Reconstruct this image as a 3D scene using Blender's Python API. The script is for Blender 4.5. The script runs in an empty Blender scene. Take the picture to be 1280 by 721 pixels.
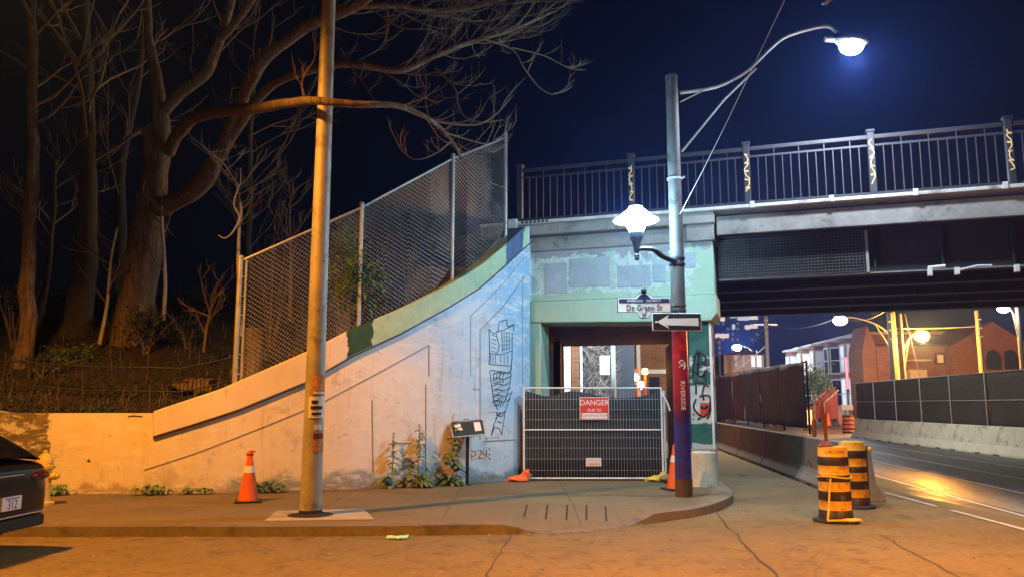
import bpy, bmesh, math, random
from mathutils import Matrix, Vector, Euler, noise as mnoise
random.seed(11)
R = math.radians
PI = math.pi
sc = bpy.context.scene
C = sc.collection
# ------------------------------------------------------------------ camera geometry (used to measure the place)
TH = R(8.25); F = 1000.0; H = 1.6
def ray(px, py):
    x = (px-640)/F; y = (360.5-py)/F
    return (x, math.cos(TH)-y*math.sin(TH), math.sin(TH)+y*math.cos(TH))
def G(px, py, z=0.0):
    d = ray(px, py); t = (z-H)/d[2]
    return Vector((d[0]*t, d[1]*t, z))
def W(px, py, Y):
    d = ray(px, py); t = Y/d[1]
    return Vector((d[0]*t, Y, H+d[2]*t))

# ------------------------------------------------------------------ node helpers
class NT:
    def __init__(s, name):
        s.m = bpy.data.materials.new(name); s.m.use_nodes = True
        s.t = s.m.node_tree; s.b = s.t.nodes['Principled BSDF']
    def n(s, typ, **kw):
        o = s.t.nodes.new(typ)
        for k, v in kw.items(): setattr(o, k, v)
        return o
    def l(s, a, b): s.t.links.new(a, b)
    def val(s, sock, v):
        if hasattr(v, 'is_output') or isinstance(v, bpy.types.NodeSocket): s.l(v, sock)
        else: sock.default_value = v
    def math(s, op, a, b=0.0, clamp=False):
        o = s.n('ShaderNodeMath', operation=op); o.use_clamp = clamp
        s.val(o.inputs[0], a); s.val(o.inputs[1], b); return o.outputs[0]
    def mix(s, fac, a, b, mode='MIX'):
        o = s.n('ShaderNodeMix', data_type='RGBA', blend_type=mode)
        s.val(o.inputs[0], fac)
        for k, v in ((6, a), (7, b)):
            if isinstance(v, (tuple, list)): v = (v[0], v[1], v[2], 1)
            s.val(o.inputs[k], v)
        return o.outputs[2]
    def pos(s): return s.n('ShaderNodeNewGeometry').outputs['Position']
    def obj(s): return s.n('ShaderNodeTexCoord').outputs['Object']
    def xyz(s, v):
        o = s.n('ShaderNodeSeparateXYZ'); s.l(v, o.inputs[0]); return o.outputs
    def noise(s, v, scale, detail=6, rough=.6, dist=0.0):
        o = s.n('ShaderNodeTexNoise'); s.l(v, o.inputs['Vector'])
        o.inputs['Scale'].default_value = scale; o.inputs['Detail'].default_value = detail
        o.inputs['Roughness'].default_value = rough; o.inputs['Distortion'].default_value = dist
        return o.outputs['Fac']
    def scaled(s, v, x, y, z):
        o = s.n('ShaderNodeMapping'); s.l(v, o.inputs[0]); o.inputs['Scale'].default_value = (x, y, z); return o.outputs[0]
    def ramp(s, f, stops, interp='LINEAR'):
        o = s.n('ShaderNodeValToRGB'); cr = o.color_ramp; cr.interpolation = interp
        while len(cr.elements) < len(stops): cr.elements.new(.5)
        for e, (p, c) in zip(cr.elements, stops):
            e.position = p; e.color = (c[0], c[1], c[2], 1) if isinstance(c, (tuple, list)) else (c, c, c, 1)
        s.val(o.inputs[0], f); return o.outputs[0]
    def step(s, f, a, b):                      # smooth 0..1 between a and b
        o = s.n('ShaderNodeMapRange'); o.interpolation_type = 'SMOOTHSTEP'
        s.val(o.inputs[0], f); s.val(o.inputs[1], a); s.val(o.inputs[2], b); return o.outputs[0]
    def bump(s, h, strength=.3, dist=.02):
        o = s.n('ShaderNodeBump'); o.inputs['Strength'].default_value = strength; o.inputs['Distance'].default_value = dist
        s.l(h, o.inputs['Height']); s.l(o.outputs[0], s.b.inputs['Normal'])
    def done(s, col=None, rough=None, metal=None):
        if col is not None: s.val(s.b.inputs['Base Color'], col if not isinstance(col, tuple) else (*col[:3], 1))
        if rough is not None: s.val(s.b.inputs['Roughness'], rough)
        if metal is not None: s.val(s.b.inputs['Metallic'], metal)
        return s.m
def mat(name, col, rough=.75, var=.3, scale=4.0, bump=.2, metal=0.0, dirt=None, bdist=.01, coords='obj', spec=None):
    t = NT(name); p = t.obj() if coords == 'obj' else t.pos()
    a = t.noise(p, scale, 8, .65); b = t.noise(p, scale*7.3, 5, .6)
    f = t.math('ADD', t.math('MULTIPLY', a, .65), t.math('MULTIPLY', b, .35))
    lo = tuple(c*(1-var) for c in col); hi = tuple(min(1, c*(1+var)) for c in col)
    c = t.ramp(f, [(.3, lo), (.7, hi)])
    if dirt:
        c = t.mix(t.step(t.noise(p, scale*.8, 9, .72, .4), .52, .66), c, dirt)
    if bump: t.bump(b, bump, bdist)
    if spec is not None: t.b.inputs['Specular IOR Level'].default_value = spec
    return t.done(c, t.math('ADD', t.math('MULTIPLY', a, .25), rough-.12), metal)
def emit(name, col, s):
    t = NT(name); t.b.inputs['Base Color'].default_value = (.8, .8, .8, 1)
    t.b.inputs['Emission Color'].default_value = (*col, 1); t.b.inputs['Emission Strength'].default_value = s
    return t.m

# ------------------------------------------------------------------ mesh helpers
class MB:
    def __init__(s): s.v = []; s.f = []; s.mi = []; s.sm = []
    def add(s, vs, fs, m=0, smooth=False, xf=None):
        o = len(s.v)
        s.v += [tuple(xf @ Vector(v)) for v in vs] if xf is not None else [tuple(v) for v in vs]
        for f in fs: s.f.append([i+o for i in f]); s.mi.append(m); s.sm.append(smooth)
        return s
    def box(s, x0, x1, y0, y1, z0, z1, m=0, xf=None):
        v = [(x, y, z) for z in (z0, z1) for y in (y0, y1) for x in (x0, x1)]
        return s.add(v, [(0,2,3,1), (4,5,7,6), (0,1,5,4), (2,6,7,3), (0,4,6,2), (1,3,7,5)], m, False, xf)
    def prism(s, poly, z0, z1, m=0, xf=None):
        n = len(poly); v = [(x, y, z0) for x, y in poly]+[(x, y, z1) for x, y in poly]
        f = [tuple(range(n))[::-1], tuple(range(n, 2*n))]+[(i, (i+1) % n, (i+1) % n+n, i+n) for i in range(n)]
        return s.add(v, f, m, False, xf)
    def slab(s, poly, y0, y1, m=0, xf=None):         # outline in x,z, thickness along y
        X = Matrix(((1,0,0,0), (0,0,-1,0), (0,1,0,0), (0,0,0,1)))
        return s.prism(poly, -y1, -y0, m, (xf @ X) if xf is not None else X)
    def tube(s, pts, rad, n=8, m=0, cap=True, xf=None, smooth=True):
        pts = [Vector(p) for p in pts]
        if not isinstance(rad, (list, tuple)): rad = [rad]*len(pts)
        vs = []; fs = []; prev = None
        for i, p in enumerate(pts):
            t = (pts[min(i+1, len(pts)-1)]-pts[max(i-1, 0)])
            if t.length < 1e-9: t = Vector((0, 0, 1))
            t.normalize()
            if prev is None: u = t.orthogonal().normalized()
            else:
                u = prev-t*prev.dot(t)
                u = u.normalized() if u.length > 1e-6 else t.orthogonal().normalized()
            prev = u; w = t.cross(u)
            for k in range(n):
                a = 2*PI*k/n; vs.append(p+(u*math.cos(a)+w*math.sin(a))*rad[i])
        for i in range(len(pts)-1):
            for k in range(n):
                a = i*n+k; b = i*n+(k+1) % n; fs.append((a, b, b+n, a+n))
        if cap and n > 2: fs += [tuple(range(n))[::-1], tuple(range((len(pts)-1)*n, len(pts)*n))]
        return s.add(vs, fs, m, smooth and n > 4, xf)
    def lathe(s, prof, n=24, m=0, xf=None, smooth=True):
        vs = []; fs = []
        for r, z in prof:
            for k in range(n): a = 2*PI*k/n; vs.append((r*math.cos(a), r*math.sin(a), z))
        for i in range(len(prof)-1):
            for k in range(n): a = i*n+k; b = i*n+(k+1) % n; fs.append((a, b, b+n, a+n))
        fs += [tuple(range(n))[::-1], tuple(range((len(prof)-1)*n, len(prof)*n))]
        return s.add(vs, fs, m, smooth, xf)
    def ball(s, c, r, m=0, n=12, sq=(1, 1, 1), jit=0.0, xf=None):
        prof = []; vs = []; fs = []; k2 = n//2
        for i in range(k2+1):
            th = PI*i/k2
            for k in range(n):
                a = 2*PI*k/n; d = Vector((math.sin(th)*math.cos(a), math.sin(th)*math.sin(a), math.cos(th)))
                q = 1+(mnoise.noise(d*1.7+Vector(c)*3.1)*jit if jit else 0)
                vs.append((c[0]+d.x*r*sq[0]*q, c[1]+d.y*r*sq[1]*q, c[2]+d.z*r*sq[2]*q))
        for i in range(k2):
            for k in range(n): a = i*n+k; b = i*n+(k+1) % n; fs.append((a, a+n, b+n, b))
        return s.add(vs, fs, m, True, xf)
    def text(s, txt, size, xf, m=0, ext=.002, sx=1.0):
        cu = bpy.data.curves.new('lettering', 'FONT'); cu.body = txt; cu.size = size; cu.extrude = ext
        cu.align_x = 'CENTER'; cu.align_y = 'CENTER'
        o = bpy.data.objects.new('lettering', cu); C.objects.link(o)
        dg = bpy.context.evaluated_depsgraph_get(); me = bpy.data.meshes.new_from_object(o.evaluated_get(dg))
        vs = [Vector((v.co.x*sx, v.co.y, v.co.z)) for v in me.vertices]; fs = [tuple(p.vertices) for p in me.polygons]
        bpy.data.objects.remove(o); bpy.data.curves.remove(cu); bpy.data.meshes.remove(me)
        if callable(xf) and not isinstance(xf, Matrix): vs = [xf(v) for v in vs]; return s.add(vs, fs, m)
        return s.add(vs, fs, m, False, xf)
    def build(s, name, mats, parent=None, world=False, bevel=0, angle=40):
        me = bpy.data.meshes.new(name); vs = s.v
        if world and parent is not None:
            inv = parent.matrix_basis.inverted(); vs = [tuple(inv @ Vector(v)) for v in vs]
        me.from_pydata(vs, [], s.f)
        for m in (mats if isinstance(mats, (list, tuple)) else [mats]): me.materials.append(m)
        me.polygons.foreach_set('material_index', s.mi); me.polygons.foreach_set('use_smooth', s.sm)
        bm = bmesh.new(); bm.from_mesh(me)
        if len(s.f) < 40000: bmesh.ops.recalc_face_normals(bm, faces=bm.faces)
        bm.to_mesh(me); bm.free(); me.update()
        if any(s.sm): me.set_sharp_from_angle(angle=R(angle))
        o = bpy.data.objects.new(name, me); C.objects.link(o); o.parent = parent
        if bevel:
            b = o.modifiers.new('bevel', 'BEVEL'); b.width = bevel; b.segments = 2; b.limit_method = 'ANGLE'
        return o
UP = Matrix.Rotation(PI/2, 4, 'X')                  # text standing up, facing -Y
def T(x, y, z, rz=0.0): return Matrix.Translation((x, y, z)) @ Matrix.Rotation(rz, 4, 'Z')
def tag(o, label, cat, group=None, kind=None):
    if label: o['label'] = label
    if cat: o['category'] = cat
    if group: o['group'] = group
    if kind: o['kind'] = kind
    return o
def thing(name, label, cat, loc=(0, 0, 0), rz=0.0, group=None):
    o = bpy.data.objects.new(name, None); C.objects.link(o); o.empty_display_size = .2
    o.location = loc; o.rotation_euler = (0, 0, rz)
    o.matrix_basis = T(*loc, rz)
    return tag(o, label, cat, group)
def struct(o): o['kind'] = 'structure'; return o
def dup(root, loc, rz=0.0, label=None, scale=None):
    r = root.copy(); C.objects.link(r); r.location = loc; r.rotation_euler = (0, 0, rz)
    if scale: r.scale = scale
    if label: r['label'] = label
    for ch in list(root.children):
        c = ch.copy(); C.objects.link(c); c.parent = r
        for g in list(ch.children):
            d = g.copy(); C.objects.link(d); d.parent = c
    return r
def lerp(a, b, t): return a+(b-a)*t
def interp(x, tab):
    if x <= tab[0][0]: return tab[0][1]
    for (a, u), (b, v) in zip(tab, tab[1:]):
        if x <= b: return u+(v-u)*(x-a)/(b-a)
    return tab[-1][1]
def smooth_poly(pts, sub=6):
    pts = [Vector(p) for p in pts]; out = []
    for i in range(len(pts)-1):
        p0 = pts[max(i-1, 0)]; p1 = pts[i]; p2 = pts[i+1]; p3 = pts[min(i+2, len(pts)-1)]
        for k in range(sub):
            t = k/sub
            out.append(.5*((2*p1)+(p2-p0)*t+(2*p0-5*p1+4*p2-p3)*t*t+(3*p1-p0-3*p2+p3)*t**3))
    return out+[pts[-1]]

# ------------------------------------------------------------------ materials
SZ = .13                                            # pavement height
def road_mat():
    t = NT('asphalt'); p = t.pos()
    a = t.noise(p, .35, 8, .65, .3); b = t.noise(p, 9, 6, .7); c = t.noise(p, 90, 3, .6)
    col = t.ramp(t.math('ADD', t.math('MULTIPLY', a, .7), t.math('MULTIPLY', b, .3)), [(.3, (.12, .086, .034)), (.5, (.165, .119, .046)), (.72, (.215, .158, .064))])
    col = t.mix(t.math('MULTIPLY', t.step(c, .56, .72), .5), col, (.24, .22, .19))
    col = t.mix(t.math('MULTIPLY', t.step(t.noise(p, 1.3, 9, .75, .6), .56, .7), .55), col, (.055, .05, .045))
    col = t.mix(t.math('MULTIPLY', t.step(t.noise(t.scaled(p, .25, 2.2, 1), 1.1, 6, .6), .55, .75), .4), col, (.19, .17, .14))
    v = t.n('ShaderNodeTexVoronoi', feature='DISTANCE_TO_EDGE'); v.inputs['Scale'].default_value = .55
    w = t.n('ShaderNodeVectorMath', operation='ADD'); t.l(p, w.inputs[0])
    nz = t.n('ShaderNodeTexNoise'); t.l(p, nz.inputs[0]); nz.inputs['Scale'].default_value = 1.6; nz.inputs['Detail'].default_value = 6
    sc_ = t.n('ShaderNodeVectorMath', operation='SCALE'); t.l(nz.outputs['Color'], sc_.inputs[0]); sc_.inputs['Scale'].default_value = .9
    t.l(sc_.outputs[0], w.inputs[1]); t.l(w.outputs[0], v.inputs['Vector'])
    crack = t.math('MULTIPLY', t.math('SUBTRACT', 1, t.step(v.outputs['Distance'], .002, .012)), t.step(t.noise(p, .4, 3, .5), .5, .6))
    col = t.mix(t.math('MULTIPLY', crack, .3), col, (.03, .027, .024))
    oil = t.step(t.noise(p, .9, 4, .55, .8), .6, .75); col = t.mix(t.math('MULTIPLY', oil, .45), col, (.06, .047, .03))
    grit = t.step(t.noise(p, 38, 4, .7), .6, .72); col = t.mix(t.math('MULTIPLY', grit, .75), col, (.32, .24, .12)); g2 = t.step(t.noise(p, 27, 5, .75), .6, .7); col = t.mix(t.math('MULTIPLY', g2, .75), col, (.05, .04, .025))
    pat = t.noise(p, 3.2, 8, .75, .3); col = t.mix(t.math('MULTIPLY', t.step(pat, .5, .62), .6), col, (.09, .066, .036)); col = t.mix(t.math('MULTIPLY', t.step(t.noise(p, 12, 7, .8), .53, .63), .65), col, (.26, .19, .085))
    t.b.inputs['Specular IOR Level'].default_value = .2
    t.bump(t.math('ADD', t.math('ADD', c, t.math('MULTIPLY', b, 1.2)), t.math('MULTIPLY', crack, -.8)), .5, .012)
    return t.done(col, t.math('ADD', t.math('MULTIPLY', a, .2), .74))
def tram_mat():
    t = NT('worn_street_surface'); p = t.pos(); x, y, z = t.xyz(p)
    a = t.noise(t.scaled(p, 2.2, .35, 1), .9, 7, .65, .2); b = t.noise(p, 70, 3, .6); c = t.noise(p, 6, 6, .7)
    across = t.math('SUBTRACT', x, t.math('MULTIPLY', t.math('SUBTRACT', y, 12), .129))
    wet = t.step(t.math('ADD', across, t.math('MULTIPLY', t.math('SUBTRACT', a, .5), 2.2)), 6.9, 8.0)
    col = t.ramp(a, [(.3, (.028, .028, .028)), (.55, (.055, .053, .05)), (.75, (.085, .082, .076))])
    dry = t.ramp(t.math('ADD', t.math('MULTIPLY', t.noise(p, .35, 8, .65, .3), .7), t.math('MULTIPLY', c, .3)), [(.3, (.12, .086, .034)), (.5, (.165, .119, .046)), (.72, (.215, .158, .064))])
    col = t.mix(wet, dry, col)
    t.bump(t.math('ADD', b, t.math('MULTIPLY', c, .6)), .3, .01)
    t.val(t.b.inputs['Specular IOR Level'], t.math('ADD', t.math('MULTIPLY', wet, .5), .2))
    t.val(t.b.inputs['Coat Weight'], t.math('MULTIPLY', wet, t.math('ADD', .16, t.math('MULTIPLY', t.step(c, .4, .6), .3)))); t.b.inputs['Coat Roughness'].default_value = .36
    return t.done(col, t.math('SUBTRACT', t.math('ADD', t.math('MULTIPLY', a, .25), .7), t.math('MULTIPLY', wet, .27)))
def side_mat():
    t = NT('pavement_concrete'); p = t.pos(); x, y, z = t.xyz(p)
    a = t.noise(p, .6, 8, .7, .3); b = t.noise(p, 14, 5, .65); c = t.noise(p, 110, 3, .6)
    col = t.ramp(t.math('ADD', t.math('MULTIPLY', a, .65), t.math('MULTIPLY', b, .35)), [(.3, (.11, .084, .044)), (.7, (.2, .155, .084))])
    col = t.mix(t.math('MULTIPLY', t.step(c, .6, .75), .35), col, (.3, .27, .23))
    d = t.math('ABSOLUTE', t.math('SUBTRACT', t.math('FRACT', t.math('MULTIPLY', x, .55)), .5))
    j = t.math('MULTIPLY', t.math('SUBTRACT', 1, t.step(d, .002, .008)), t.step(y, 10.9, 10.95))
    col = t.mix(t.math('MULTIPLY', j, .6), col, (.05, .045, .04))
    st = t.math('MULTIPLY', t.step(t.noise(p, 1.1, 9, .75, .5), .55, .68), .6)
    col = t.mix(st, col, (.085, .07, .055))
    g2 = t.step(t.noise(p, 24, 5, .75), .58, .7); col = t.mix(t.math('MULTIPLY', g2, .45), col, (.06, .048, .033))
    t.b.inputs['Specular IOR Level'].default_value = .25
    t.bump(t.math('ADD', t.math('ADD', c, b), t.math('MULTIPLY', j, -.8)), .45, .01)
    return t.done(col, .85)
def wall_mat():
    t = NT('mural_paint_on_concrete'); p = t.pos(); x, y, z = t.xyz(p)
    n1 = t.noise(p, .9, 8, .65, .2); n2 = t.noise(p, 4, 8, .7); n3 = t.noise(p, 30, 5, .7); streak = t.noise(t.scaled(p, 5, 5, .5), 1, 7, .7)
    col = t.ramp(n1, [(.3, (.62, .52, .38)), (.6, (.74, .64, .5)), (.8, (.66, .56, .44))])
    # pinkish middle
    pk = t.step(t.math('ADD', x, t.math('MULTIPLY', n1, 1.4)), -4.0, -1.9)
    col = t.mix(pk, col, t.ramp(n2, [(.3, (.66, .6, .56)), (.7, (.76, .71, .68))]))
    # blue sky paint to the upper right, brushed in patches
    bl = t.math('ADD', t.math('ADD', t.math('MULTIPLY', x, .5), t.math('MULTIPLY', z, .52)), t.math('ADD', t.math('MULTIPLY', n1, 1.5), t.math('MULTIPLY', n2, .6)))
    col = t.mix(t.step(bl, .95, 1.75), col, t.ramp(n1, [(.3, (.4, .54, .7)), (.7, (.58, .67, .76))]))
    b2 = t.math('ADD', t.math('ADD', t.math('MULTIPLY', x, 1.1), t.math('MULTIPLY', z, .35)), t.math('ADD', t.math('MULTIPLY', n1, 2.0), t.math('MULTIPLY', n2, .8)))
    col = t.mix(t.step(b2, 1.9, 2.8), col, t.ramp(n2, [(.3, (.2, .4, .62)), (.75, (.38, .57, .72))]))
    # pale patch of whitewash low on the right
    pw = t.math('MULTIPLY', t.step(t.math('SUBTRACT', t.math('MULTIPLY', n2, 1.2), z), -.9, -.6), t.step(x, -1.2, -.8))
    col = t.mix(t.math('MULTIPLY', pw, .75), col, (.66, .68, .7))
    # worn grey-blue base paint in ragged patches
    bs = t.math('MULTIPLY', t.step(t.math('SUBTRACT', t.math('MULTIPLY', t.noise(p, 1.5, 7, .62, .4), 1.15), z), .14, .3), t.step(x, -4.9, -4.7))
    col = t.mix(bs, col, t.ramp(n2, [(.35, (.24, .28, .3)), (.7, (.42, .46, .48))]))
    # bare dark concrete at the far left with a torn paint edge
    lf = t.math('SUBTRACT', 1, t.step(t.math('ADD', x, t.math('MULTIPLY', n2, .5)), -7.58, -7.53))
    col = t.mix(lf, col, t.ramp(n2, [(.3, (.1, .075, .045)), (.7, (.17, .13, .08))]))
    # damp splash at the foot, streaks and chips
    ft = t.math('MULTIPLY', t.step(t.math('SUBTRACT', t.math('MULTIPLY', n2, .9), z), .12, .3), .65)
    col = t.mix(ft, col, (.2, .16, .11))
    col = t.mix(t.math('MULTIPLY', t.step(streak, .52, .8), .6), col, (.42, .36, .28))
    col = t.mix(t.math('MULTIPLY', t.step(t.noise(p, 6, 9, .78), .62, .66), .8), col, (.2, .17, .13))
    br_ = t.noise(t.scaled(p, 1.2, 1.2, 3.5), 2.0, 8, .72, .6)
    col = t.mix(t.math('MULTIPLY', t.step(br_, .5, .6), .6), col, (.74, .72, .7)); col = t.mix(t.math('MULTIPLY', t.step(t.noise(p, 2.3, 9, .78, .3), .55, .63), .5), col, (.36, .33, .3))
    vs_ = t.noise(t.scaled(p, 9, 9, .35), 1, 6, .7); col = t.mix(t.math('MULTIPLY', t.step(vs_, .56, .72), .45), col, (.26, .23, .2))
    t.bump(t.math('ADD', t.math('MULTIPLY', n2, .7), t.math('MULTIPLY', n3, .3)), .4, .02)
    return t.done(col, .88)
def coping_mat():
    t = NT('coping_paint'); p = t.pos(); x, y, z = t.xyz(p)
    n1 = t.noise(p, 1.1, 7, .6); n2 = t.noise(p, 6, 8, .7); n3 = t.noise(p, 35, 4, .6)
    e = t.math('ADD', x, t.math('MULTIPLY', t.math('SUBTRACT', n2, .5), .25))
    col = t.ramp(n1, [(.3, (.6, .5, .36)), (.7, (.74, .64, .5))])
    col = t.mix(t.step(e, -3.4, -3.3), col, (.7, .62, .58))
    gr = t.ramp(n2, [(.3, (.28, .44, .3)), (.7, (.42, .58, .4))])
    col = t.mix(t.step(e, -2.98, -2.96), col, t.ramp(n2, [(.3, (.012, .05, .028)), (.7, (.03, .085, .05))]))
    col = t.mix(t.step(e, -2.55, -2.53), col, gr)
    col = t.mix(t.step(e, -.12, -.1), col, t.ramp(n2, [(.3, (.05, .085, .18)), (.7, (.09, .14, .27))]))
    col = t.mix(t.step(e, .22, .24), col, gr)
    col = t.mix(t.math('MULTIPLY', t.step(t.noise(t.scaled(p, 4, 4, 1), 1.6, 8, .75), .55, .7), .5), col, (.2, .19, .15))
    t.bump(n3, .3, .01)
    return t.done(col, .85)
def portal_mat():
    t = NT('peeling_green_paint'); p = t.pos(); x, y, z = t.xyz(p)
    n1 = t.noise(p, 1.0, 7, .6, .3); n2 = t.noise(p, 3.2, 9, .72, .2); n3 = t.noise(p, 30, 5, .65); st = t.noise(t.scaled(p, 6, 6, .6), 1, 7, .7)
    col = t.ramp(n1, [(.3, (.33, .5, .38)), (.7, (.45, .62, .48))])
    # paint lost over the middle of the block, raw grey concrete and lilac undercoat
    band = t.math('MULTIPLY', t.step(z, 3.75, 4.0), t.math('SUBTRACT', 1, t.step(x, 3.4, 3.9)))
    pe = t.math('ADD', t.math('MULTIPLY', band, .22), n2)
    col = t.mix(t.step(pe, .66, .68), col, t.ramp(n3, [(.3, (.5, .63, .63)), (.7, (.64, .76, .74))]))
    col = t.mix(t.step(pe, .735, .75), col, t.ramp(n1, [(.3, (.34, .45, .47)), (.7, (.45, .55, .57))]))
    tp = t.math('ADD', t.math('SUBTRACT', z, 4.62), t.math('MULTIPLY', t.math('SUBTRACT', n2, .5), 1.1))
    col = t.mix(t.step(tp, .02, .05), col, t.ramp(n1, [(.3, (.25, .27, .29)), (.7, (.36, .38, .4))]))
    col = t.mix(t.math('MULTIPLY', t.step(st, .54, .8), .55), col, (.17, .2, .18))
    t.bump(t.math('ADD', t.math('MULTIPLY', t.step(pe, .66, .69), -.5), t.math('MULTIPLY', n3, .4)), .5, .02)
    return t.done(col, .85)
def column_mat():
    t = NT('graffitied_column_paint'); p = t.pos(); x, y, z = t.xyz(p)
    n = t.noise(p, 5, 7, .65); n3 = t.noise(p, 30, 4, .6)
    zz = t.math('ADD', z, t.math('MULTIPLY', t.math('SUBTRACT', n, .5), .22))
    wh = t.ramp(n, [(.3, (.5, .5, .45)), (.7, (.66, .65, .6))]); gr = t.ramp(n, [(.3, (.02, .09, .07)), (.7, (.05, .16, .12))])
    col = t.mix(t.step(zz, .84, .87), wh, gr); col = t.mix(t.step(zz, 1.25, 1.28), col, wh); col = t.mix(t.step(zz, 1.95, 1.98), col, gr)
    col = t.mix(t.math('MULTIPLY', t.math('MULTIPLY', t.step(n, .5, .54), t.step(zz, 1.9, 1.95)), t.math('SUBTRACT', 1, t.step(zz, 2.5, 2.6))), col, wh)
    t.bump(n3, .3, .01)
    return t.done(col, .8)
def wrap_mat():
    t = NT('pole_banner_wrap'); p = t.pos(); x, y, z = t.xyz(p)
    n = t.noise(p, 7, 5, .6); zz = t.math('ADD', z, t.math('MULTIPLY', t.math('SUBTRACT', n, .5), .3))
    f = t.math('DIVIDE', zz, 3.0)
    col = t.ramp(f, [(.4, (.012, .045, .38)), (.47, (.05, .02, .16)), (.53, (.2, .015, .05)), (.6, (.5, .02, .035)), (.95, (.6, .03, .04))])
    v = t.n('ShaderNodeTexVoronoi'); t.l(p, v.inputs['Vector']); v.inputs['Scale'].default_value = 6
    col = t.mix(t.math('MULTIPLY', t.step(v.outputs['Distance'], .32, .36), .45), col, (.06, .012, .03))
    return t.done(col, .38)
def stripes_mat(name, stops, rough=.5):
    t = NT(name); p = t.obj(); x, y, z = t.xyz(p); n = t.noise(p, 9, 7, .7); n2 = t.noise(p, 3, 5, .6)
    col = t.ramp(z, stops, 'CONSTANT')
    col = t.mix(t.math('MULTIPLY', t.step(n, .5, .66), .6), col, (.09, .055, .025)); col = t.mix(t.math('MULTIPLY', t.step(t.noise(t.scaled(p, 7, 7, 1.2), 2, 7, .75), .56, .64), .55), col, (.3, .2, .1))
    t.bump(n2, .1, .01)
    return t.done(col, rough)
M = {}
M['road'] = road_mat(); M['tram'] = tram_mat(); M['side'] = side_mat(); M['wall'] = wall_mat(); M['coping'] = coping_mat()
M['portal'] = portal_mat(); M['column'] = column_mat(); M['wrap'] = wrap_mat()
M['kerb'] = mat('kerb_concrete', (.14, .11, .075), .85, .35, 3, .4, dirt=(.08, .065, .05), coords='pos')
M['pad'] = mat('pale_concrete', (.3, .27, .22), .85, .3, 3, .3, dirt=(.16, .14, .11), coords='pos')
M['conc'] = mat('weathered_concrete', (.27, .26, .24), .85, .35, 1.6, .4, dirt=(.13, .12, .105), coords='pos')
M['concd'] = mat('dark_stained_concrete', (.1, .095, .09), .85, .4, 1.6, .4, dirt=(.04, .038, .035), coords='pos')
M['concl'] = mat('pale_ledge_concrete', (.5, .49, .46), .8, .3, 2.5, .3, dirt=(.22, .2, .18), coords='pos')
M['barrier'] = mat('barrier_concrete', (.3, .285, .25), .85, .3, 2, .35, dirt=(.16, .145, .12))
M['steel'] = mat('painted_dark_steel', (.02, .02, .022), .6, .35, 3, .2, dirt=(.04, .026, .018), coords='pos')
M['rust'] = mat('rusty_steel', (.11, .06, .035), .75, .45, 3, .3, dirt=(.05, .03, .02), coords='pos')
M['galv'] = mat('galvanised_steel', (.42, .43, .44), .5, .22, 5, .12, metal=.55, dirt=(.26, .24, .21))
M['polesteel'] = mat('weathered_pole_steel', (.36, .33, .28), .6, .3, 3, .2, metal=.25, dirt=(.2, .15, .1), coords='pos')
M['farpole'] = mat('dull_far_pole', (.07, .066, .06), .7, .3, 3, .2)
M['lampsteel'] = mat('dull_lamp_pole_steel', (.1, .095, .092), .6, .35, 4, .2, metal=.2, dirt=(.05, .045, .04))
M['rail'] = mat('polished_rail_steel', (.7, .7, .7), .5, .15, 4, .05, metal=.5)
M['railing'] = mat('grey_railing_paint', (.022, .024, .033), .55, .25, 5, .1)
M['black'] = mat('black_metal', (.015, .016, .018), .45, .3, 6, .08)
M['white'] = mat('white_paint', (.72, .72, .7), .6, .12, 5, .08, dirt=(.5, .47, .42))
M['signwhite'] = mat('sign_white', (.78, .78, .76), .45, .06, 5, 0)
M['navy'] = mat('sign_navy', (.02, .03, .1), .45, .1, 5, 0)
M['ink'] = mat('black_ink', (.012, .012, .014), .6, .2, 8, 0)
M['signred'] = mat('sign_red', (.62, .045, .02), .5, .15, 5, 0)
M['orange'] = mat('orange_plastic', (.72, .13, .015), .5, .18, 4, .1, dirt=(.38, .09, .02))
M['orangebag'] = mat('orange_woven_bag', (.75, .16, .03), .8, .25, 9, .5)
M['yellowbag'] = mat('yellow_woven_bag', (.75, .5, .06), .8, .25, 9, .5)
M['yellow'] = mat('yellow_strap', (.75, .5, .05), .6, .2, 6, .1)
M['hyd'] = mat('hydrant_yellow', (.62, .42, .06), .5, .25, 6, .15, dirt=(.3, .2, .05))
M['rubber'] = mat('black_rubber', (.02, .019, .018), .8, .3, 8, .2)
M['tarp'] = mat('black_screen_cloth', (.012, .016, .017), .75, .5, 3, .5, bdist=.03)
M['hoard'] = mat('navy_hoarding_cloth', (.006, .014, .045), .7, .4, 1.2, .6, bdist=.05)
M['hoardr'] = mat('brown_hoarding_cloth', (.05, .02, .01), .75, .5, 1.5, .5, dirt=(.14, .05, .015), bdist=.05)
M['screen'] = mat('brown_fence_screen', (.022, .016, .008), .85, .4, 1.2, .5, dirt=(.018, .013, .008), bdist=.05)
def bark_mat(name, lo, hi, moss):
    t = NT(name); p = t.pos(); q = t.scaled(p, 1, 1, .16)
    a = t.noise(q, 14, 7, .7, .5); b = t.noise(p, 1.6, 6, .65); c = t.noise(q, 40, 4, .6)
    col = t.mix(t.step(b, .52, .64), t.ramp(a, [(.35, lo), (.65, hi)]), moss)
    t.bump(t.math('ADD', a, t.math('MULTIPLY', c, .4)), 1.0, .06)
    return t.done(col, .92)
M['bark'] = bark_mat('tree_bark', (.05, .034, .022), (.24, .17, .115), (.1, .08, .045))
M['barkd'] = mat('dark_bark', (.055, .042, .033), .9, .5, 5, .8, dirt=(.05, .035, .025), bdist=.04, coords='pos')
M['twig'] = mat('twig_bark', (.13, .095, .06), .85, .3, 5, 0)
M['twigp'] = mat('pale_twig_bark', (.42, .38, .32), .8, .3, 5, 0)
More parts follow.
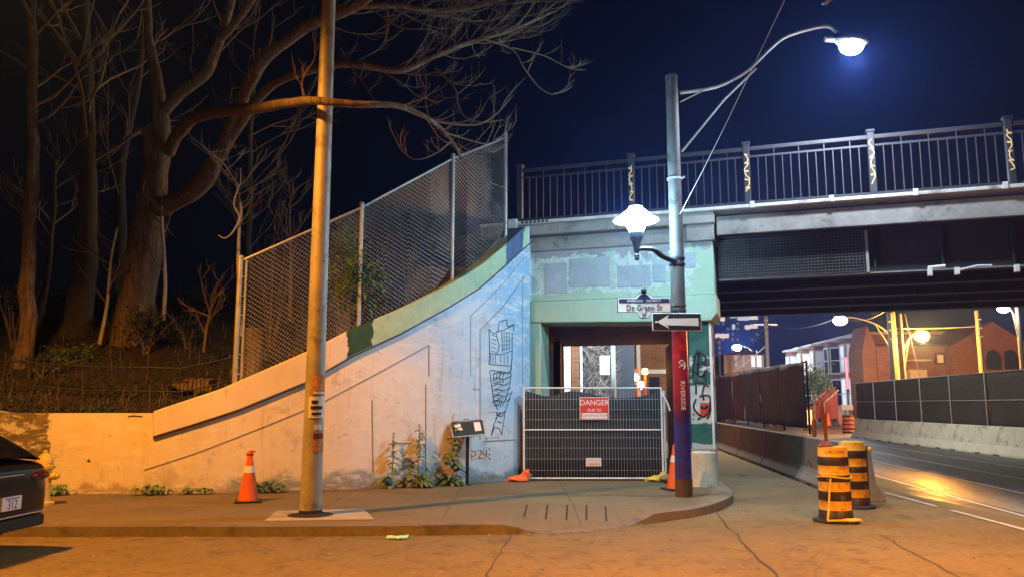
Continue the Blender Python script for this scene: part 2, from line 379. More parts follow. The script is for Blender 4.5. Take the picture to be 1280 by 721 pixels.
M['leaf'] = mat('leaf_green', (.085, .19, .04), .6, .6, 1.5, 0)
M['leafd'] = mat('dark_leaf_green', (.028, .05, .018), .65, .6, 1.5, 0)
M['leafp'] = mat('pale_weed_green', (.11, .15, .055), .65, .5, 3, 0)
M['stalk'] = mat('dry_stalk', (.3, .23, .1), .8, .3, 5, 0)
M['soil'] = mat('leaf_litter_soil', (.022, .016, .01), .95, .6, 2.5, .9, dirt=(.01, .008, .006), bdist=.06, coords='pos')
def brick_mat(name, c1, c2, mortar):
    t = NT(name); p = t.obj(); x, y, z = t.xyz(p); k = t.n('ShaderNodeCombineXYZ'); t.l(t.math('ADD', x, y), k.inputs[0]); t.l(z, k.inputs[1])
    br_ = t.n('ShaderNodeTexBrick'); t.l(k.outputs[0], br_.inputs['Vector']); br_.inputs['Color1'].default_value = (*c1, 1); br_.inputs['Color2'].default_value = (*c2, 1); br_.inputs['Mortar'].default_value = (*mortar, 1)
    br_.inputs['Scale'].default_value = 1; br_.inputs['Brick Width'].default_value = .42; br_.inputs['Row Height'].default_value = .15; br_.inputs['Mortar Size'].default_value = .014
    n = t.noise(p, .7, 7, .7); col = t.mix(t.math('MULTIPLY', t.step(n, .48, .68), .6), br_.outputs['Color'], tuple(v*.5 for v in c1))
    return t.done(col, .88)
M['brick'] = brick_mat('red_brick', (.26, .1, .055), (.2, .075, .04), (.3, .22, .17))
M['bricko'] = brick_mat('orange_brick', (.24, .1, .036), (.18, .075, .026), (.25, .14, .07))
M['roof'] = mat('dark_shingles', (.05, .045, .042), .9, .4, 2, .3)
M['trim'] = mat('pale_house_trim', (.6, .6, .58), .7, .15, 2, .1)
M['glassd'] = mat('dark_window_glass', (.02, .025, .035), .12, .3, 1, 0)
M['redwood'] = mat('red_painted_wood', (.3, .05, .025), .7, .3, 3, .2)
M['carpaint'] = mat('black_car_paint', (.008, .008, .009), .18, .2, 2, 0, spec=.6)
M['carglass'] = mat('tinted_glass', (.006, .006, .007), .08, .2, 2, 0)
M['tail'] = mat('red_tail_lens', (.06, .006, .006), .15, .2, 3, 0)
M['chrome'] = mat('chrome', (.7, .7, .7), .12, .05, 3, 0, metal=1.0)
M['plate'] = mat('plate_white', (.78, .78, .8), .4, .05, 5, 0)
M['flyer'] = mat('orange_flyer_paper', (.55, .24, .07), .8, .6, 14, 0, dirt=(.25, .05, .02))
M['paper'] = mat('white_flyer_paper', (.72, .7, .64), .8, .12, 6, 0, dirt=(.5, .46, .4))
M['spray'] = mat('orange_spray_paint', (.8, .26, .06), .7, .3, 6, 0)
M['tagorange'] = mat('cream_marker_paint', (.85, .55, .22), .6, .2, 6, 0)
M['groove'] = mat('shadow_joint_grey', (.26, .22, .19), .9, .3, 4, .2)
M['pinkpaper'] = mat('faded_pink_notice', (.72, .34, .26), .7, .3, 20, 0)
M['mask'] = mat('pale_blue_wrapper', (.35, .7, .68), .7, .2, 8, .2)
M['wire'] = mat('wire_grey', (.25, .25, .25), .5, .2, 5, 0, metal=.4)
M['wirep'] = mat('pale_wire_steel', (.55, .56, .58), .45, .15, 5, 0, metal=.4)
M['led'] = emit('led_lens_glow', (.62, .78, 1.0), 190)
M['farled'] = emit('far_led_lens_glow', (.8, .9, 1.0), 22)
M['lantern'] = emit('lantern_glass_glow', (.42, .78, 1.0), 165)
M['sodium'] = emit('sodium_lens_glow', (1.0, .42, .03), 2.3)
M['warmwhite'] = emit('warm_white_lens_glow', (1.0, .93, .7), 20)
M['amber'] = emit('amber_beacon_glow', (1.0, .25, .03), 5)
M['headlamp'] = emit('headlamp_glow', (1.0, .92, .8), 9)
M['litwin'] = emit('lit_window_warm', (1.0, .8, .6), .8)
M['litwinc'] = emit('lit_window_cool', (.8, .9, 1.0), .6)
M['litwind'] = emit('dim_lit_window', (.9, .85, .8), .035)
M['reds'] = emit('red_neon_glow', (1.0, .03, .03), 4)

# ------------------------------------------------------------------ ground, street, pavement, embankment
b = MB(); n = 24
b.add([(-150, -60, 0), (200, -60, 0), (200, 260, 0), (-150, 260, 0)], [(0, 1, 2, 3)])
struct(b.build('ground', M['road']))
SD = Vector((.128, .992, 0)); SN = Vector((.992, -.128, 0))       # along / across the street
def st_pt(X0, Y, z=0.0, off=0.0): return Vector((X0+.129*(Y-12)+off, Y, z))
b = MB()
left = [st_pt(6.72, Y, .004) for Y in (-50, 0, 12, 20, 30, 46)]+[Vector((15.5, 62, .004)), Vector((23, 95, .004)), Vector((55, 215, .004))]
right = [st_pt(14.6, Y, .004) for Y in (-50, 0, 12, 20, 30, 46)]+[Vector((25.5, 62, .004)), Vector((36, 95, .004)), Vector((80, 220, .004))]
for i in range(len(left)-1): b.add([left[i], right[i], right[i+1], left[i+1]], [(0, 1, 2, 3)])
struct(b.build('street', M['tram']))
b = MB()
for X0 in (7.42, 8.92, 10.35, 11.86):
    for o, w, z in ((0, .07, .011), (.09, .035, .009)):
        pts = [st_pt(X0, Y, z, o) for Y in range(-40, 50, 3)]
        b.add([p+SN*(-w/2) for p in pts]+[p+SN*(w/2) for p in pts], [(i, i+len(pts), i+len(pts)+1, i+1) for i in range(len(pts)-1)], 0 if o == 0 else 1)
struct(b.build('tram_rails', [M['rail'], M['ink']]))
tag(bpy.data.objects['tram_rails'], 'steel streetcar rails set in the dark wet street', None)
b = MB()
for k in range(2):
    y0 = 10.6+k*2.45
    pts = [Vector((6.62+.05*(y-10.6), y, .009)) for y in (y0, y0+2.0)]
    b.add([pts[0]-SN*.045, pts[0]+SN*.045, pts[1]+SN*.045, pts[1]-SN*.045], [(0, 1, 2, 3)])
b.build('road_markings', mat('worn_lane_paint', (.5, .47, .4), .8, .4, 8, .2, dirt=(.14, .12, .1), coords='pos')); struct(bpy.data.objects['road_markings'])
# pavement with a dropped kerb and a rounded corner
fr = smooth_poly([(-40, 10.05, 0), (-20, 10.1, 0), (-9, 10.1, 0), (-5.3, 10.13, 0), (-2.4, 10.16, 0), (-.4, 10.3, 0), (.3, 10.36, 0), (.9, 10.55, 0), (1.5, 10.92, 0), (1.85, 11.2, 0), (2.3, 11.58, 0), (2.75, 12.0, 0), (3.15, 12.55, 0),
                  (3.45, 13.1, 0), (3.68, 13.65, 0), (3.85, 14.3, 0), (3.98, 15.1, 0), (4.15, 16.2, 0), (4.4, 18.2, 0), (5.1, 24, 0), (7.2, 40, 0)], 8)
kb = MB(); sw = MB(); rows = []
for i, p in enumerate(fr):
    t = (fr[min(i+1, len(fr)-1)]-fr[max(i-1, 0)]).normalized(); nrm = Vector((-t.y, t.x, 0))
    drop = 1.0
    if -.1 < p.x < 1.95 and p.y < 12: drop = min(1.0, max(.1, (abs(p.x-.95)-.55)/.5))
    hgt = SZ*drop*(1+.05*mnoise.noise(p*1.3))
    back = Vector((p.x*1.0-.25 if p.y < 13 else 2.2+.12*(p.y-13), max(20.0, p.y+.5), 0)) if p.y < 17 else Vector((1.5, p.y+1, 0))
    inn = p+nrm*.16
    rows.append((p, p+nrm*.025, inn, inn.lerp(back, .1), inn.lerp(back, .17), back, hgt))
for a, c in zip(rows, rows[1:]):
    def z(q, h): return (q.x, q.y, h)
    kb.add([z(a[0], -.02), z(c[0], -.02), z(c[1], c[6]-.012), z(a[1], a[6]-.012)], [(0, 1, 2, 3)])
    kb.add([z(a[1], a[6]-.012), z(c[1], c[6]-.012), z(c[2], c[6]), z(a[2], a[6])], [(0, 1, 2, 3)])
    mid = lambda h: h+(SZ-h)*.6
    sw.add([z(a[2], a[6]), z(c[2], c[6]), z(c[3], mid(c[6])), z(a[3], mid(a[6]))], [(0, 1, 2, 3)])
    sw.add([z(a[3], mid(a[6])), z(c[3], mid(c[6])), z(c[4], SZ), z(a[4], SZ)], [(0, 1, 2, 3)])
    sw.add([z(a[4], SZ), z(c[4], SZ), z(c[5], SZ), z(a[5], SZ)], [(0, 1, 2, 3)])
struct(kb.build('kerb', M['kerb'])); struct(sw.build('pavement', M['side']))
# grooves of the dropped kerb, cracks and the patch seam in the asphalt
b = MB()
def crack(pts, w, z):
    pts = [Vector((p[0], p[1], z)) for p in pts]; pp = []
    for a, c in zip(pts, pts[1:]):
        for k in range(6): q = a.lerp(c, k/6); pp.append(q+Vector((mnoise.noise(q*3)*.05, mnoise.noise(q*3+Vector((9, 0, 0)))*.05, 0)))
    pp.append(pts[-1])
    for i in range(len(pp)-1):
        d = (pp[i+1]-pp[i]).normalized(); nn = Vector((-d.y, d.x, 0))
        w0 = w*(.5+abs(mnoise.noise(pp[i]*5))); w1 = w*(.5+abs(mnoise.noise(pp[i+1]*5)))
        b.add([pp[i]-nn*w0, pp[i+1]-nn*w1, pp[i+1]+nn*w1, pp[i]+nn*w0], [(0, 1, 2, 3)])
crack([G(640, 668), G(622, 695), G(596, 745)], .011, .005)
crack([G(895, 640), G(935, 685), G(985, 735)], .016, .005)
crack([G(660, 664), G(648, 662), G(628, 661)], .02, .005)
crack([G(1100, 668), G(1140, 690), G(1200, 721)], .012, .005)
struct(b.build('road_cracks', mat('crack_filler', (.035, .03, .026), .9, .3, 6, .2, coords='pos')))
def surf_z(x, y):
    r = min((q for q in rows if q[0].y < 13), key=lambda q: abs(q[0].x-x)); d0, d1, d2 = r[2].y, r[3].y, r[4].y; h = r[6]; m_ = h+(SZ-h)*.6
    return interp(y, [(d0, h), (d1, m_), (d2, SZ)])
b = MB()
for px in (655, 682, 708, 733, 758):
    a = G(px, 648, .07); c = G(px+4-(px-655)*.05, 633, .1); pts = [a.lerp(c, k/5) for k in range(6)]
    L_ = [(q.x-.012, q.y, surf_z(q.x, q.y)+.004) for q in pts]; R_ = [(q.x+.012, q.y, surf_z(q.x, q.y)+.004) for q in pts]
    b.add(L_+R_, [(i_, i_+6, i_+7, i_+1) for i_ in range(5)])
struct(b.build('pavement_joints', M['soil']))
b = MB(); pc = [G(330, 652, SZ), G(468, 650, SZ), G(455, 637, SZ), G(345, 640, SZ)]
b.prism([(p.x, p.y) for p in pc], SZ-.03, SZ+.022)
struct(b.build('pavement_slab', M['pad'], bevel=.01))

# ------------------------------------------------------------------ wing wall (curved in plan, top rising to the bridge)
PLAN = smooth_poly([(-30, 13.5, 0), (-14, 13.62, 0), (-8.5, 13.68, 0), (-5.93, 13.72, 0), (-4.6, 13.95, 0), (-3.07, 14.4, 0), (-1.5, 15.05, 0), (-.4, 15.75, 0), (.1, 16.2, 0), (.42, 16.62, 0), (.7, 17.1, 0)], 10)
def on_plan(px, py, off=0.0):
    d = ray(px, py); r = d[0]/d[1]
    for i in range(len(PLAN)-1):
        a = PLAN[i]; c = PLAN[i+1]
        fa = a.x-r*a.y; fc = c.x-r*c.y
        if fa <= 0 <= fc:
            t = fa/(fa-fc); p = a.lerp(c, t); tn = (c-a).normalized(); nr = Vector((tn.y, -tn.x, 0))
            return p, nr, H+d[2]/d[1]*p.y
    p = PLAN[-1]; tn = (PLAN[-1]-PLAN[-2]).normalized()
    return p, Vector((tn.y, -tn.x, 0)), H+d[2]/d[1]*p.y
def wp(px, py, off=.006):
    p, nr, z = on_plan(px, py); return Vector((p.x, p.y, z))+nr*off
TOP = [(0, 516), (190, 516), (200, 512), (275, 487), (390, 437), (440, 411), (500, 386), (560, 357), (600, 332), (630, 307), (648, 290), (656, 284), (662, 283)]
LOW = [(193, 545), (245, 529), (300, 511), (385, 476), (440, 444), (500, 416), (560, 383), (600, 358), (630, 331), (648, 314), (662, 302)]
wall = thing('retaining_wall', 'long painted concrete wing wall with a blue and cream mural rising to the bridge', 'wall', (-5, 13.7, 0))
WTOP = []
b = MB(); cols = []
for p in [q for q in PLAN if q.x < -8.6]: cols.append((p, Vector((0.01, -1, 0)).normalized(), 1.5))
for px in list(range(0, 191, 19))+list(range(194, 664, 6)):
    p, nr, z = on_plan(px, interp(px, TOP)); cols.append((p, nr, z))
for p, nr, z in cols: WTOP.append((p.x, z, p.y))
def wall_top(x): return interp(x, [(a, z) for a, z, y in WTOP])
def wall_y(x): return interp(x, [(q.x, q.y) for q in PLAN])
for (p, n1, z1), (q, n2, z2) in zip(cols, cols[1:]):
    f0 = p; f1 = q; k0 = p-n1*.4; k1 = q-n2*.4
    g = lambda v, z: (v.x, v.y, z)
    b.add([g(f0, 0), g(f1, 0), g(f1, z2), g(f0, z1)], [(0, 1, 2, 3)], 0, True)
    b.add([g(f0, z1), g(f1, z2), g(k1, z2), g(k0, z1)], [(0, 1, 2, 3)], 0, True)
    b.add([g(k0, 0), g(k1, 0), g(k1, z2), g(k0, z1)], [(0, 1, 2, 3)], 0, True)
b.build('wall_face', M['wall'], wall, True)
b = MB(); prev = None; rows = []
for px in range(193, 663, 5):
    p, nr, zt = on_plan(px, interp(px, TOP)); zl = on_plan(px, interp(px, LOW))[2]
    o = p+nr*.055; i_ = p-nr*.45
    rows.append([(o.x, o.y, zl), (o.x, o.y, zt-.01), (o.x-nr.x*.02, o.y-nr.y*.02, zt+.012), (i_.x, i_.y, zt+.012), (i_.x, i_.y, zl), ])
vs = [v for r in rows for v in r]; fs = []
for k in range(len(rows)-1):
    for j in range(5): a = k*5+j; c = k*5+(j+1) % 5; fs.append((a, c, c+5, a+5))
fs += [(0, 1, 2, 3, 4), tuple(range(len(vs)-5, len(vs)))[::-1]]
b.add(vs, fs, 0, True)
b.build('coping', M['coping'], wall, True, angle=30)
# mouldings and joint lines on the wall face
def line_on_wall(b, pts, r=.012, m=0, off=.002, n=4):
    out = []
    for a, c in zip(pts, pts[1:]):
        k = max(2, int(abs(c[0]-a[0])/14)+1)
        for i in range(k): out.append(wp(lerp(a[0], c[0], i/k), lerp(a[1], c[1], i/k), off))
    out.append(wp(*pts[-1], off)); b.tube(out, r, n, m, smooth=False)
b = MB()
for pts in ([(180, 587), (245, 566), (330, 533), (388, 509)], [(402, 503), (470, 467), (536, 431)], [(536, 431), (536, 470)],
            [(600, 548), (600, 412), (628, 384), (656, 345)], [(588, 470), (588, 395), (628, 356), (655, 322)], [(653, 345), (653, 480)], [(590, 486), (600, 486)],
            [(465, 500), (466, 590)], [(532, 480), (532, 600)], [(605, 551), (643, 549)], [(485, 554), (513, 553)]):
    line_on_wall(b, pts, .011 if pts[0][1] > 500 or pts[0][0] < 560 else .008, 0)
b.build('moulding', M['groove'], wall, True)
b = MB(); line_on_wall(b, [(193, 514), (193, 530)]+[(x, y+1.5) for x, y in LOW], .011, 0, .045, 6); b.build('painted_shadow_line', M['soil'], wall, True)  # dark strip paints in the shade along the coping's lower edge
# line drawing: a tall column of houses and streets in black outline
b = MB(); rnd = random.Random(5)
def S(*pts, r=.0085): line_on_wall(b, list(pts), r, 0, .004, 4)
S((611, 411), (612, 442), (611, 455)); S((611, 411), (617, 417), (622, 414), (630, 412), (643, 405)); S((622, 414), (624, 402), (633, 399), (634, 408), (642, 405), (642, 414))
S((620, 417), (624, 432), (621, 442)); S((627, 414), (628, 440)); S((640, 415), (640, 440), (639, 462)); S((611, 441), (625, 443), (640, 438)); S((612, 455), (639, 457)); S((613, 462), (638, 466), (640, 446))
for k in range(5): S((614, 418+k*5), (620, 420+k*5), r=.006); S((629, 416+k*5), (637, 415+k*5), r=.006)
for k in range(3): S((630+k*3.2, 416), (630+k*3.2, 438), r=.005); S((613+k*3, 443), (613.5+k*3, 454), r=.006); S((626+k*4, 443), (626+k*4, 455), r=.006)
S((612, 463), (614, 480), (617, 500), (622, 512)); S((639, 466), (637, 480), (632, 500))
for k in range(6):
    y = 468+k*7
    S((615, y), (622, y-3), (630, y-1), (638, y-5)); S((616, y+3), (620, y+4), (626, y), r=.006)
for k in range(4): S((618+k*4, 463), (616+k*4, 474), (620+k*3, 478), r=.006); S((623+k*3, 496), (620+k*2.5, 508), r=.006)
S((640, 488), (634, 505), (631, 516), (627, 543), (624, 535), (618, 533), (614, 544), (617, 530), (622, 519), (629, 514)); S((620, 518), (627, 520), (631, 513)); S((622, 526), (627, 528)); S((619, 522), (623, 519), (620, 515), (627, 516))
S((610, 515), (620, 514), r=.004); S((608, 546), (608, 549), r=.012); S((611, 547), (622, 546), r=.004)
b.build('line_drawing', M['ink'], wall, True)
b = MB()
def SP(*pts, r=.012): line_on_wall(b, list(pts), r, 0, .003, 4)
SP((589, 567), (590, 575)); SP((589, 563), (594, 563), (595, 568), (590, 570)); SP((597, 563), (600, 561), (602, 566), (598, 571), (602, 571)); SP((604, 562), (604, 567), (608, 567), (608, 562), (608, 571)); SP((592, 573), (598, 572), (606, 573), r=.008); SP((610, 567), (613, 567)); SP((611, 560), (612, 561)); SP((611, 571), (612, 574))
b.build('spray_number', M['spray'], wall, True)
b = MB()
for pts in ([(111, 573), (113, 577), (109, 575)], [(160, 520), (168, 519), (178, 520)]):
    line_on_wall(b, pts, .009, 0, .004 if pts[0][0] < 200 else .06)
b.build('scratched_tag', M['ink'], wall, True)
# masonry edging chips at the wall foot
# embankment behind the wall
def emb(x, y):
    wy = wall_y(min(x, .6)); base = max(1.36, wall_top(min(x, .35))-.08); d = max(0.0, y-wy-.3)
    top = max(base, 5.2)
    k = min(1.0, d/11.0); k = k*k*(3-2*k)*.55+.45*k
    return base+(top-base)*k+.14*mnoise.noise(Vector((x*.6, y*.6, 0)))*min(1, d)+.05*mnoise.noise(Vector((x*2.1, y*2.1, 3)))*min(1, d)
b = MB(); xs = [-45+k*1.5 for k in range(22)]+[-12+k*.4 for k in range(32)]+[.5]; ds = [.3, .6, 1, 1.5, 2.1, 2.8, 3.6, 4.5, 5.5, 6.7, 8, 9.5, 11.5, 14, 18, 25, 40]
for x in xs:
    for d in ds: y = wall_y(min(x, .5))+d; b.v.append((x, y, emb(x, y)))
nd = len(ds)
for i in range(len(xs)-1):
    for j in range(nd-1): b.f.append([i*nd+j, (i+1)*nd+j, (i+1)*nd+j+1, i*nd+j+1]); b.mi.append(0); b.sm.append(True)
o = b.build('embankment', M['soil']); struct(o)

# ------------------------------------------------------------------ bridge abutment (portal with a footway opening)
FO = Vector((.5, 16.7, 0)); FA = math.atan2(-.32, .947); FX = Vector((.947, -.32, 0)).normalized(); FY = Vector((.32, .947, 0)).normalized()
def fpt(u, v, z=0.0): return FO+FX*u+FY*v+Vector((0, 0, z))
def fu(px, py, v=0.0):                     # facade coordinates (u, z) of a picture point on the plane v
    d = ray(px, py); o = FO+FY*v
    # X = o.x+FX.x u ; Y = o.y+FX.y u ; X/Y = r
    r = d[0]/d[1]; u = (r*o.y-o.x)/(FX.x-r*FX.y); Y = o.y+FX.y*u
    return u, H+d[2]/d[1]*Y
ab = thing('bridge_abutment', 'pale green peeling concrete portal of the railway underpass with a footway opening', 'abutment', tuple(FO), FA)
SH = -.21
def skew(u0, u1, v0, v1): return [(u0+SH*v0, v0), (u1+SH*v0, v0), (u1+SH*v1, v1), (u0+SH*v1, v1)]
b = MB()
b.box(-.3, 3.66, .0, .9, 3.74, 4.8)
b.build('lintel_block', M['portal'], ab, bevel=.02)
b = MB(); b.slab([(-.1, 3.3), (3.12, 3.22), (3.58, 3.22), (3.7, 3.36), (3.7, 3.73), (-.1, 3.73)], -.07, .9)
b.build('lower_band', M['portal'], ab, bevel=.02)
b = MB(); b.box(3.16, 3.7, -.08, .8, 4.803, 5.14); b.box(-.3, 3.157, -.02, .8, 4.803, 5.1)
b.build('cap_course', M['conc'], ab, bevel=.02)
b = MB(); b.box(-.38, .12, -.05, .6, 0, 3.295); b.box(-.42, -.1, -.12, .5, 3.74, 5.1); b.box(-.42, -.103, -.1, .5, 3.3, 3.737)
b.build('pilaster', M['portal'], ab, bevel=.025)
pm = mat('lilac_grey_render', (.34, .42, .47), .85, .25, 3, .3, dirt=(.42, .44, .46))
for (x0, y0, x1, y1) in ((712, 324, 763, 357), (772, 333, 814, 357), (815, 331, 833, 352), (681, 330, 709, 366), (852, 316, 870, 334)):
    u0, z1 = fu(x0, y0); u1, z0 = fu(x1, y1); z1b = fu(x1, y0)[1]
    b = MB(); b.box(u0, u1, -.012, .1, z0, z1); b.build('render_panel', pm, ab, bevel=.006)
b = MB(); b.box(3.12, 3.56, .1, .7, .0, 3.215)
col_o = b.build('column', M['column'], ab, bevel=.015)
b = MB(); b.box(3.52, 3.565, .07, .098, .7, 3.21); b.build('edge_strip', M['white'], col_o)
# tunnel walls, ceiling
b = MB(); b.prism(skew(-.2, .12, .62, 7.2), 0, 3.31); b.prism(skew(.122, .22, 1.2, 2.2), 0, 3.2); b.prism(skew(.122, .3, 3.6, 4.4), 0, 3.2)
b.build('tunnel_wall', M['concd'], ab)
b = MB(); b.prism(skew(3.2, 3.62, .75, 7.2), 0, 3.21)
b.build('tunnel_wall', M['rust'], ab)
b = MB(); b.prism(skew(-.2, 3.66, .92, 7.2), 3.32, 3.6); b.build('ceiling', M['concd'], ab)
# graffiti on the column (black tag, red patch with a dark print)
def on_col(px, py): u, z = fu(px, py, .1); return (u, .094, z)
b = MB()
def CT(pts, r=.017):
    b.tube([on_col(*p) for p in smooth_pts(pts)], r, 5)
def smooth_pts(pts): return [(q.x, q.y) for q in smooth_poly([(a, c, 0) for a, c in pts], 4)]
for pts in ([(872, 437), (868, 450), (866, 466), (868, 470)], [(866, 447), (874, 440), (882, 446), (880, 456)], [(870, 455), (878, 452), (884, 456)], [(872, 468), (873, 455), (874, 440)], [(866, 462), (876, 470), (884, 462)],
            [(880, 462), (882, 475), (878, 490), (880, 500)], [(866, 480), (876, 477), (886, 483)], [(870, 474), (870, 492)], [(870, 498), (867, 508), (872, 516), (880, 520), (886, 512), (888, 500)], [(874, 495), (886, 494), (889, 505), (887, 516), (884, 523)], [(866, 517), (867, 518)], [(866, 523), (867, 524)], [(872, 524), (876, 521)]):
    CT(pts, .019)
CT([(876, 507), (881, 509), (884, 506)], .035)
b.build('black_tag', M['ink'], col_o)
b = MB(); u0, z1 = fu(875, 503, .1); u1, z0 = fu(887, 518, .1); b.box(u0, u1, .09, .0945, z0, z1); b.build('red_patch', M['signred'], col_o)

# ------------------------------------------------------------------ railway bridge
br = thing('railway_bridge', 'concrete railway bridge with riveted steel girders spanning the street', 'bridge', tuple(FO), FA)
L0, L1 = -2.5, 17.5
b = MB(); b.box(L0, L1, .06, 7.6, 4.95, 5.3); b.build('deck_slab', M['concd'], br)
b = MB(); b.box(3.75, L1, -.04, .057, 4.9, 5.27)
b.build('fascia_beam', M['conc'], br, bevel=.015)
b = MB(); b.box(-1.2, 3.72, -.14, .057, 5.14, 5.37); b.build('parapet_beam', M['conc'], br, bevel=.015)
b = MB(); b.box(-1.2, L1, -.2, .3, 5.373, 5.44)
for k in range(9): u = 4.4+k*1.43; b.box(u, u+.09, -.215, -.19, 5.36, 5.49)
b.box(-.55, -.35, -.22, -.14, 5.3, 5.5)
b.build('nosing', M['concl'], br, bevel=.008)
b = MB()
for k in range(7): b.box(-.25+.09*k, -.2+.09*k, -.206, -.2, 5.385, 5.43)
b.build('nosing_tag', M['ink'], br)
for k, v in enumerate((.5, 2.2, 3.9, 5.6, 7.2)):
    b = MB(); b.box(3.72+(SH*v if k else 0), L1, v, v+.03, 4.1, 4.94); b.box(3.72+(SH*v if k else 0), L1, v-.14, v+.17, 4.06, 4.1); b.box(3.72+(SH*v if k else 0), L1, v-.14, v+.17, 4.9, 4.945)
    for q in range(12): b.box(4.3+q*1.15, 4.33+q*1.15, v-.1, v-.001, 4.103, 4.897)
    if k == 0:
        for q in range(90): b.ball((4.0+q*.15, v-.145, 4.08), .012, 0, 6)
    b.build('girder', M['steel'], br)
b = MB()
for q in range(11): b.box(4.9+q*1.15-.21*0, 4.94+q*1.15, .7, 7.1, 4.45, 4.6)
b.build('cross_bracing', M['steel'], br)
b = MB(); u0 = 3.74; u1, _ = fu(1082, 315, .3); zt, zb = 4.86, 4.09
k = 0
while u0+k*.062 < u1: b.box(u0+k*.062, u0+k*.062+.008, .3, .306, zb, zt); k += 1
k = 0
while zb+k*.058 < zt: b.box(u0, u1, .307, .315, zb+k*.058, zb+k*.058+.011); k += 1
b.build('mesh_screen', M['lampsteel'], br)
b = MB(); b.box(u1, u1+.05, .29, .33, 4.07, 4.88); b.box(3.72, L1, .33, .36, 4.05, 4.075); b.build('screen_frame', M['conc'], br)
# a pale pipe fitting and cable hangers under the girder
b = MB()
q0 = fu(1160, 336, .2); q1 = fu(1195, 333, .2); q2 = fu(1222, 331, .2)
b.tube([(fu(1160, 337, .2)[0], .2, 4.08), (fu(1182, 337, .2)[0], .2, 4.1)], .035, 8)
b.tube([(fu(1200, 341, .1)[0], .1, 4.0), (fu(1222, 333, .1)[0], .1, 4.06), (fu(1240, 333, .1)[0], .1, 4.05)], .022, 8)
b.build('conduit', M['white'], br)
for px in (1162, 1196, 1271): u = fu(px, 337, .2)[0]; b = MB(); b.box(u-.04, u+.04, .14, .24, 3.93, 4.06); b.build('catenary_hanger', M['white'], br, bevel=.008)
pass
b = MB(); b.box(15.6, 17.5, .4, 7.2, 0, 4.94); b.build('pier', M['conc'], br)
# railing on the bridge
rl = thing('bridge_railing', 'grey steel railing with tagged square posts along the bridge edge', 'railing', tuple(FO+Vector((0, 0, 0))), FA)
posts = [fu(650, 240, .1)[0]]+[fu(px, 220, .1)[0] for px in (789, 934, 1091, 1265)]
stepu = posts[-1]-posts[-2]; posts += [posts[-1]+stepu, posts[-1]+2*stepu, posts[-1]+3*stepu]
for i, u in enumerate(posts):
    b = MB(); b.box(u-.06, u+.06, .04, .16, 5.43, 6.72); b.box(u-.08, u+.08, .02, .18, 6.722, 6.77)
    po = b.build('post', M['railing'], rl, bevel=.008)
    if 1 <= i <= 4:
        b = MB(); rnd = random.Random(i*3+1); pts = []
        for k in range(22): pts.append((u+.038*math.sin(k*1.9+i)+rnd.uniform(-.012, .012), .032, 6.52-k*.037+.045*math.cos(k*1.37+i*2)))
        b.tube([tuple(q) for q in smooth_poly(pts, 4)], .011, 5); b.build('post_tag', M['tagorange'], po)
for ua, ub in zip(posts, posts[1:]):
    b = MB(); ua += .06; ub -= .06
    b.box(ua, ub, .07, .13, 6.6, 6.67); b.box(ua, ub, .085, .115, 6.45, 6.49); b.box(ua, ub, .085, .115, 5.52, 5.56)
    nb = max(2, round((ub-ua)/.155))
    for k in range(1, nb):
        u = ua+(ub-ua)*k/nb; b.box(u-.009, u+.009, .09, .11, 5.563, 6.447)
        if k % 3 == 0: b.box(u-.009, u+.009, .091, .109, 6.493, 6.597)
    b.build('bar_panel', M['railing'], rl)

# ------------------------------------------------------------------ lit street lamp pole at the corner
PX, PY = 2.79, 13.32
lp = thing('street_lamp', 'grey street lamp pole with red and navy wrap and long arm over the street', 'street lamp', (PX, PY, SZ))
b = MB(); b.tube([(0, 0, .0), (0, 0, .28)], .14, 24); b.build('base_collar', M['rust'], lp)
b = MB(); b.tube([(0, 0, .2), (0, 0, 2.75)], [.136, .126], 28); wo = b.build('banner_wrap', M['wrap'], lp)
b = MB(); b.tube([(0, 0, 2.7), (0, 0, 7.1)], [.122, .105], 28); b.lathe([(.105, 7.1), (.112, 7.1), (.112, 7.15), (.04, 7.19)], 24)
for z in (2.93, 3.02, 3.1): b.lathe([(.123, z), (.13, z), (.13, z+.03), (.123, z+.03)], 24)
b.build('pole', M['lampsteel'], lp)
b = MB()
def bend(rad, z0, ang0=0.0):
    def f(v):                                       # text read downwards, wrapped round the pole
        a = v.y/rad+ang0-PI/2; r = rad+v.z
        return Vector((r*math.cos(a), r*math.sin(a), z0-v.x))
    return f
b.text('RIVERSIDE', .105, bend(.1345, 1.62, .02), 0, .002)
b.text('R', .15, bend(.1335, 2.12, .0), 0, .002); b.tube([bend(.135, 2.1)(Vector((x, y, 0))) for x, y in ((-.06, -.05), (-.1, 0), (-.06, .05), (0, .06), (.05, .03))], .008, 5)
b.build('wrap_lettering', M['signwhite'], wo)
b = MB(); arm = smooth_poly([W(850, 116, 13.3), W(880, 112, 13.3), W(905, 105, 13.25), W(935, 88, 13.2), W(962, 62, 13.15), W(985, 45, 13.1), W(1030, 33, 13.05), W(1046, 40, 13.0)], 6)
b.tube(arm, .032, 10); b.tube([W(852, 190, 13.3), W(870, 168, 13.28), W(905, 125, 13.25), W(945, 86, 13.2)], .02, 8); b.tube([W(850, 128, 13.3), W(880, 113, 13.28)], .012, 6)
b.build('arm', M['galv'], lp, True)
lampP = W(1064, 56, 12.95)
X = T(lampP.x, lampP.y, lampP.z) @ Matrix.Rotation(R(4), 4, 'Y')
b = MB(); b.ball((0, 0, .06), .3, 0, 16, (1, .55, .3), xf=X); b.tube([lampP+Vector((-.45, 0, .1)), lampP+Vector((-.2, 0, .09))], .05, 10); b.build('lamp_head', M['galv'], lp, True)
b = MB(); b.ball((0, 0, -.02), .2, 0, 20, (1, .8, .78), xf=X); b.build('lamp_lens', M['led'], lp, True)
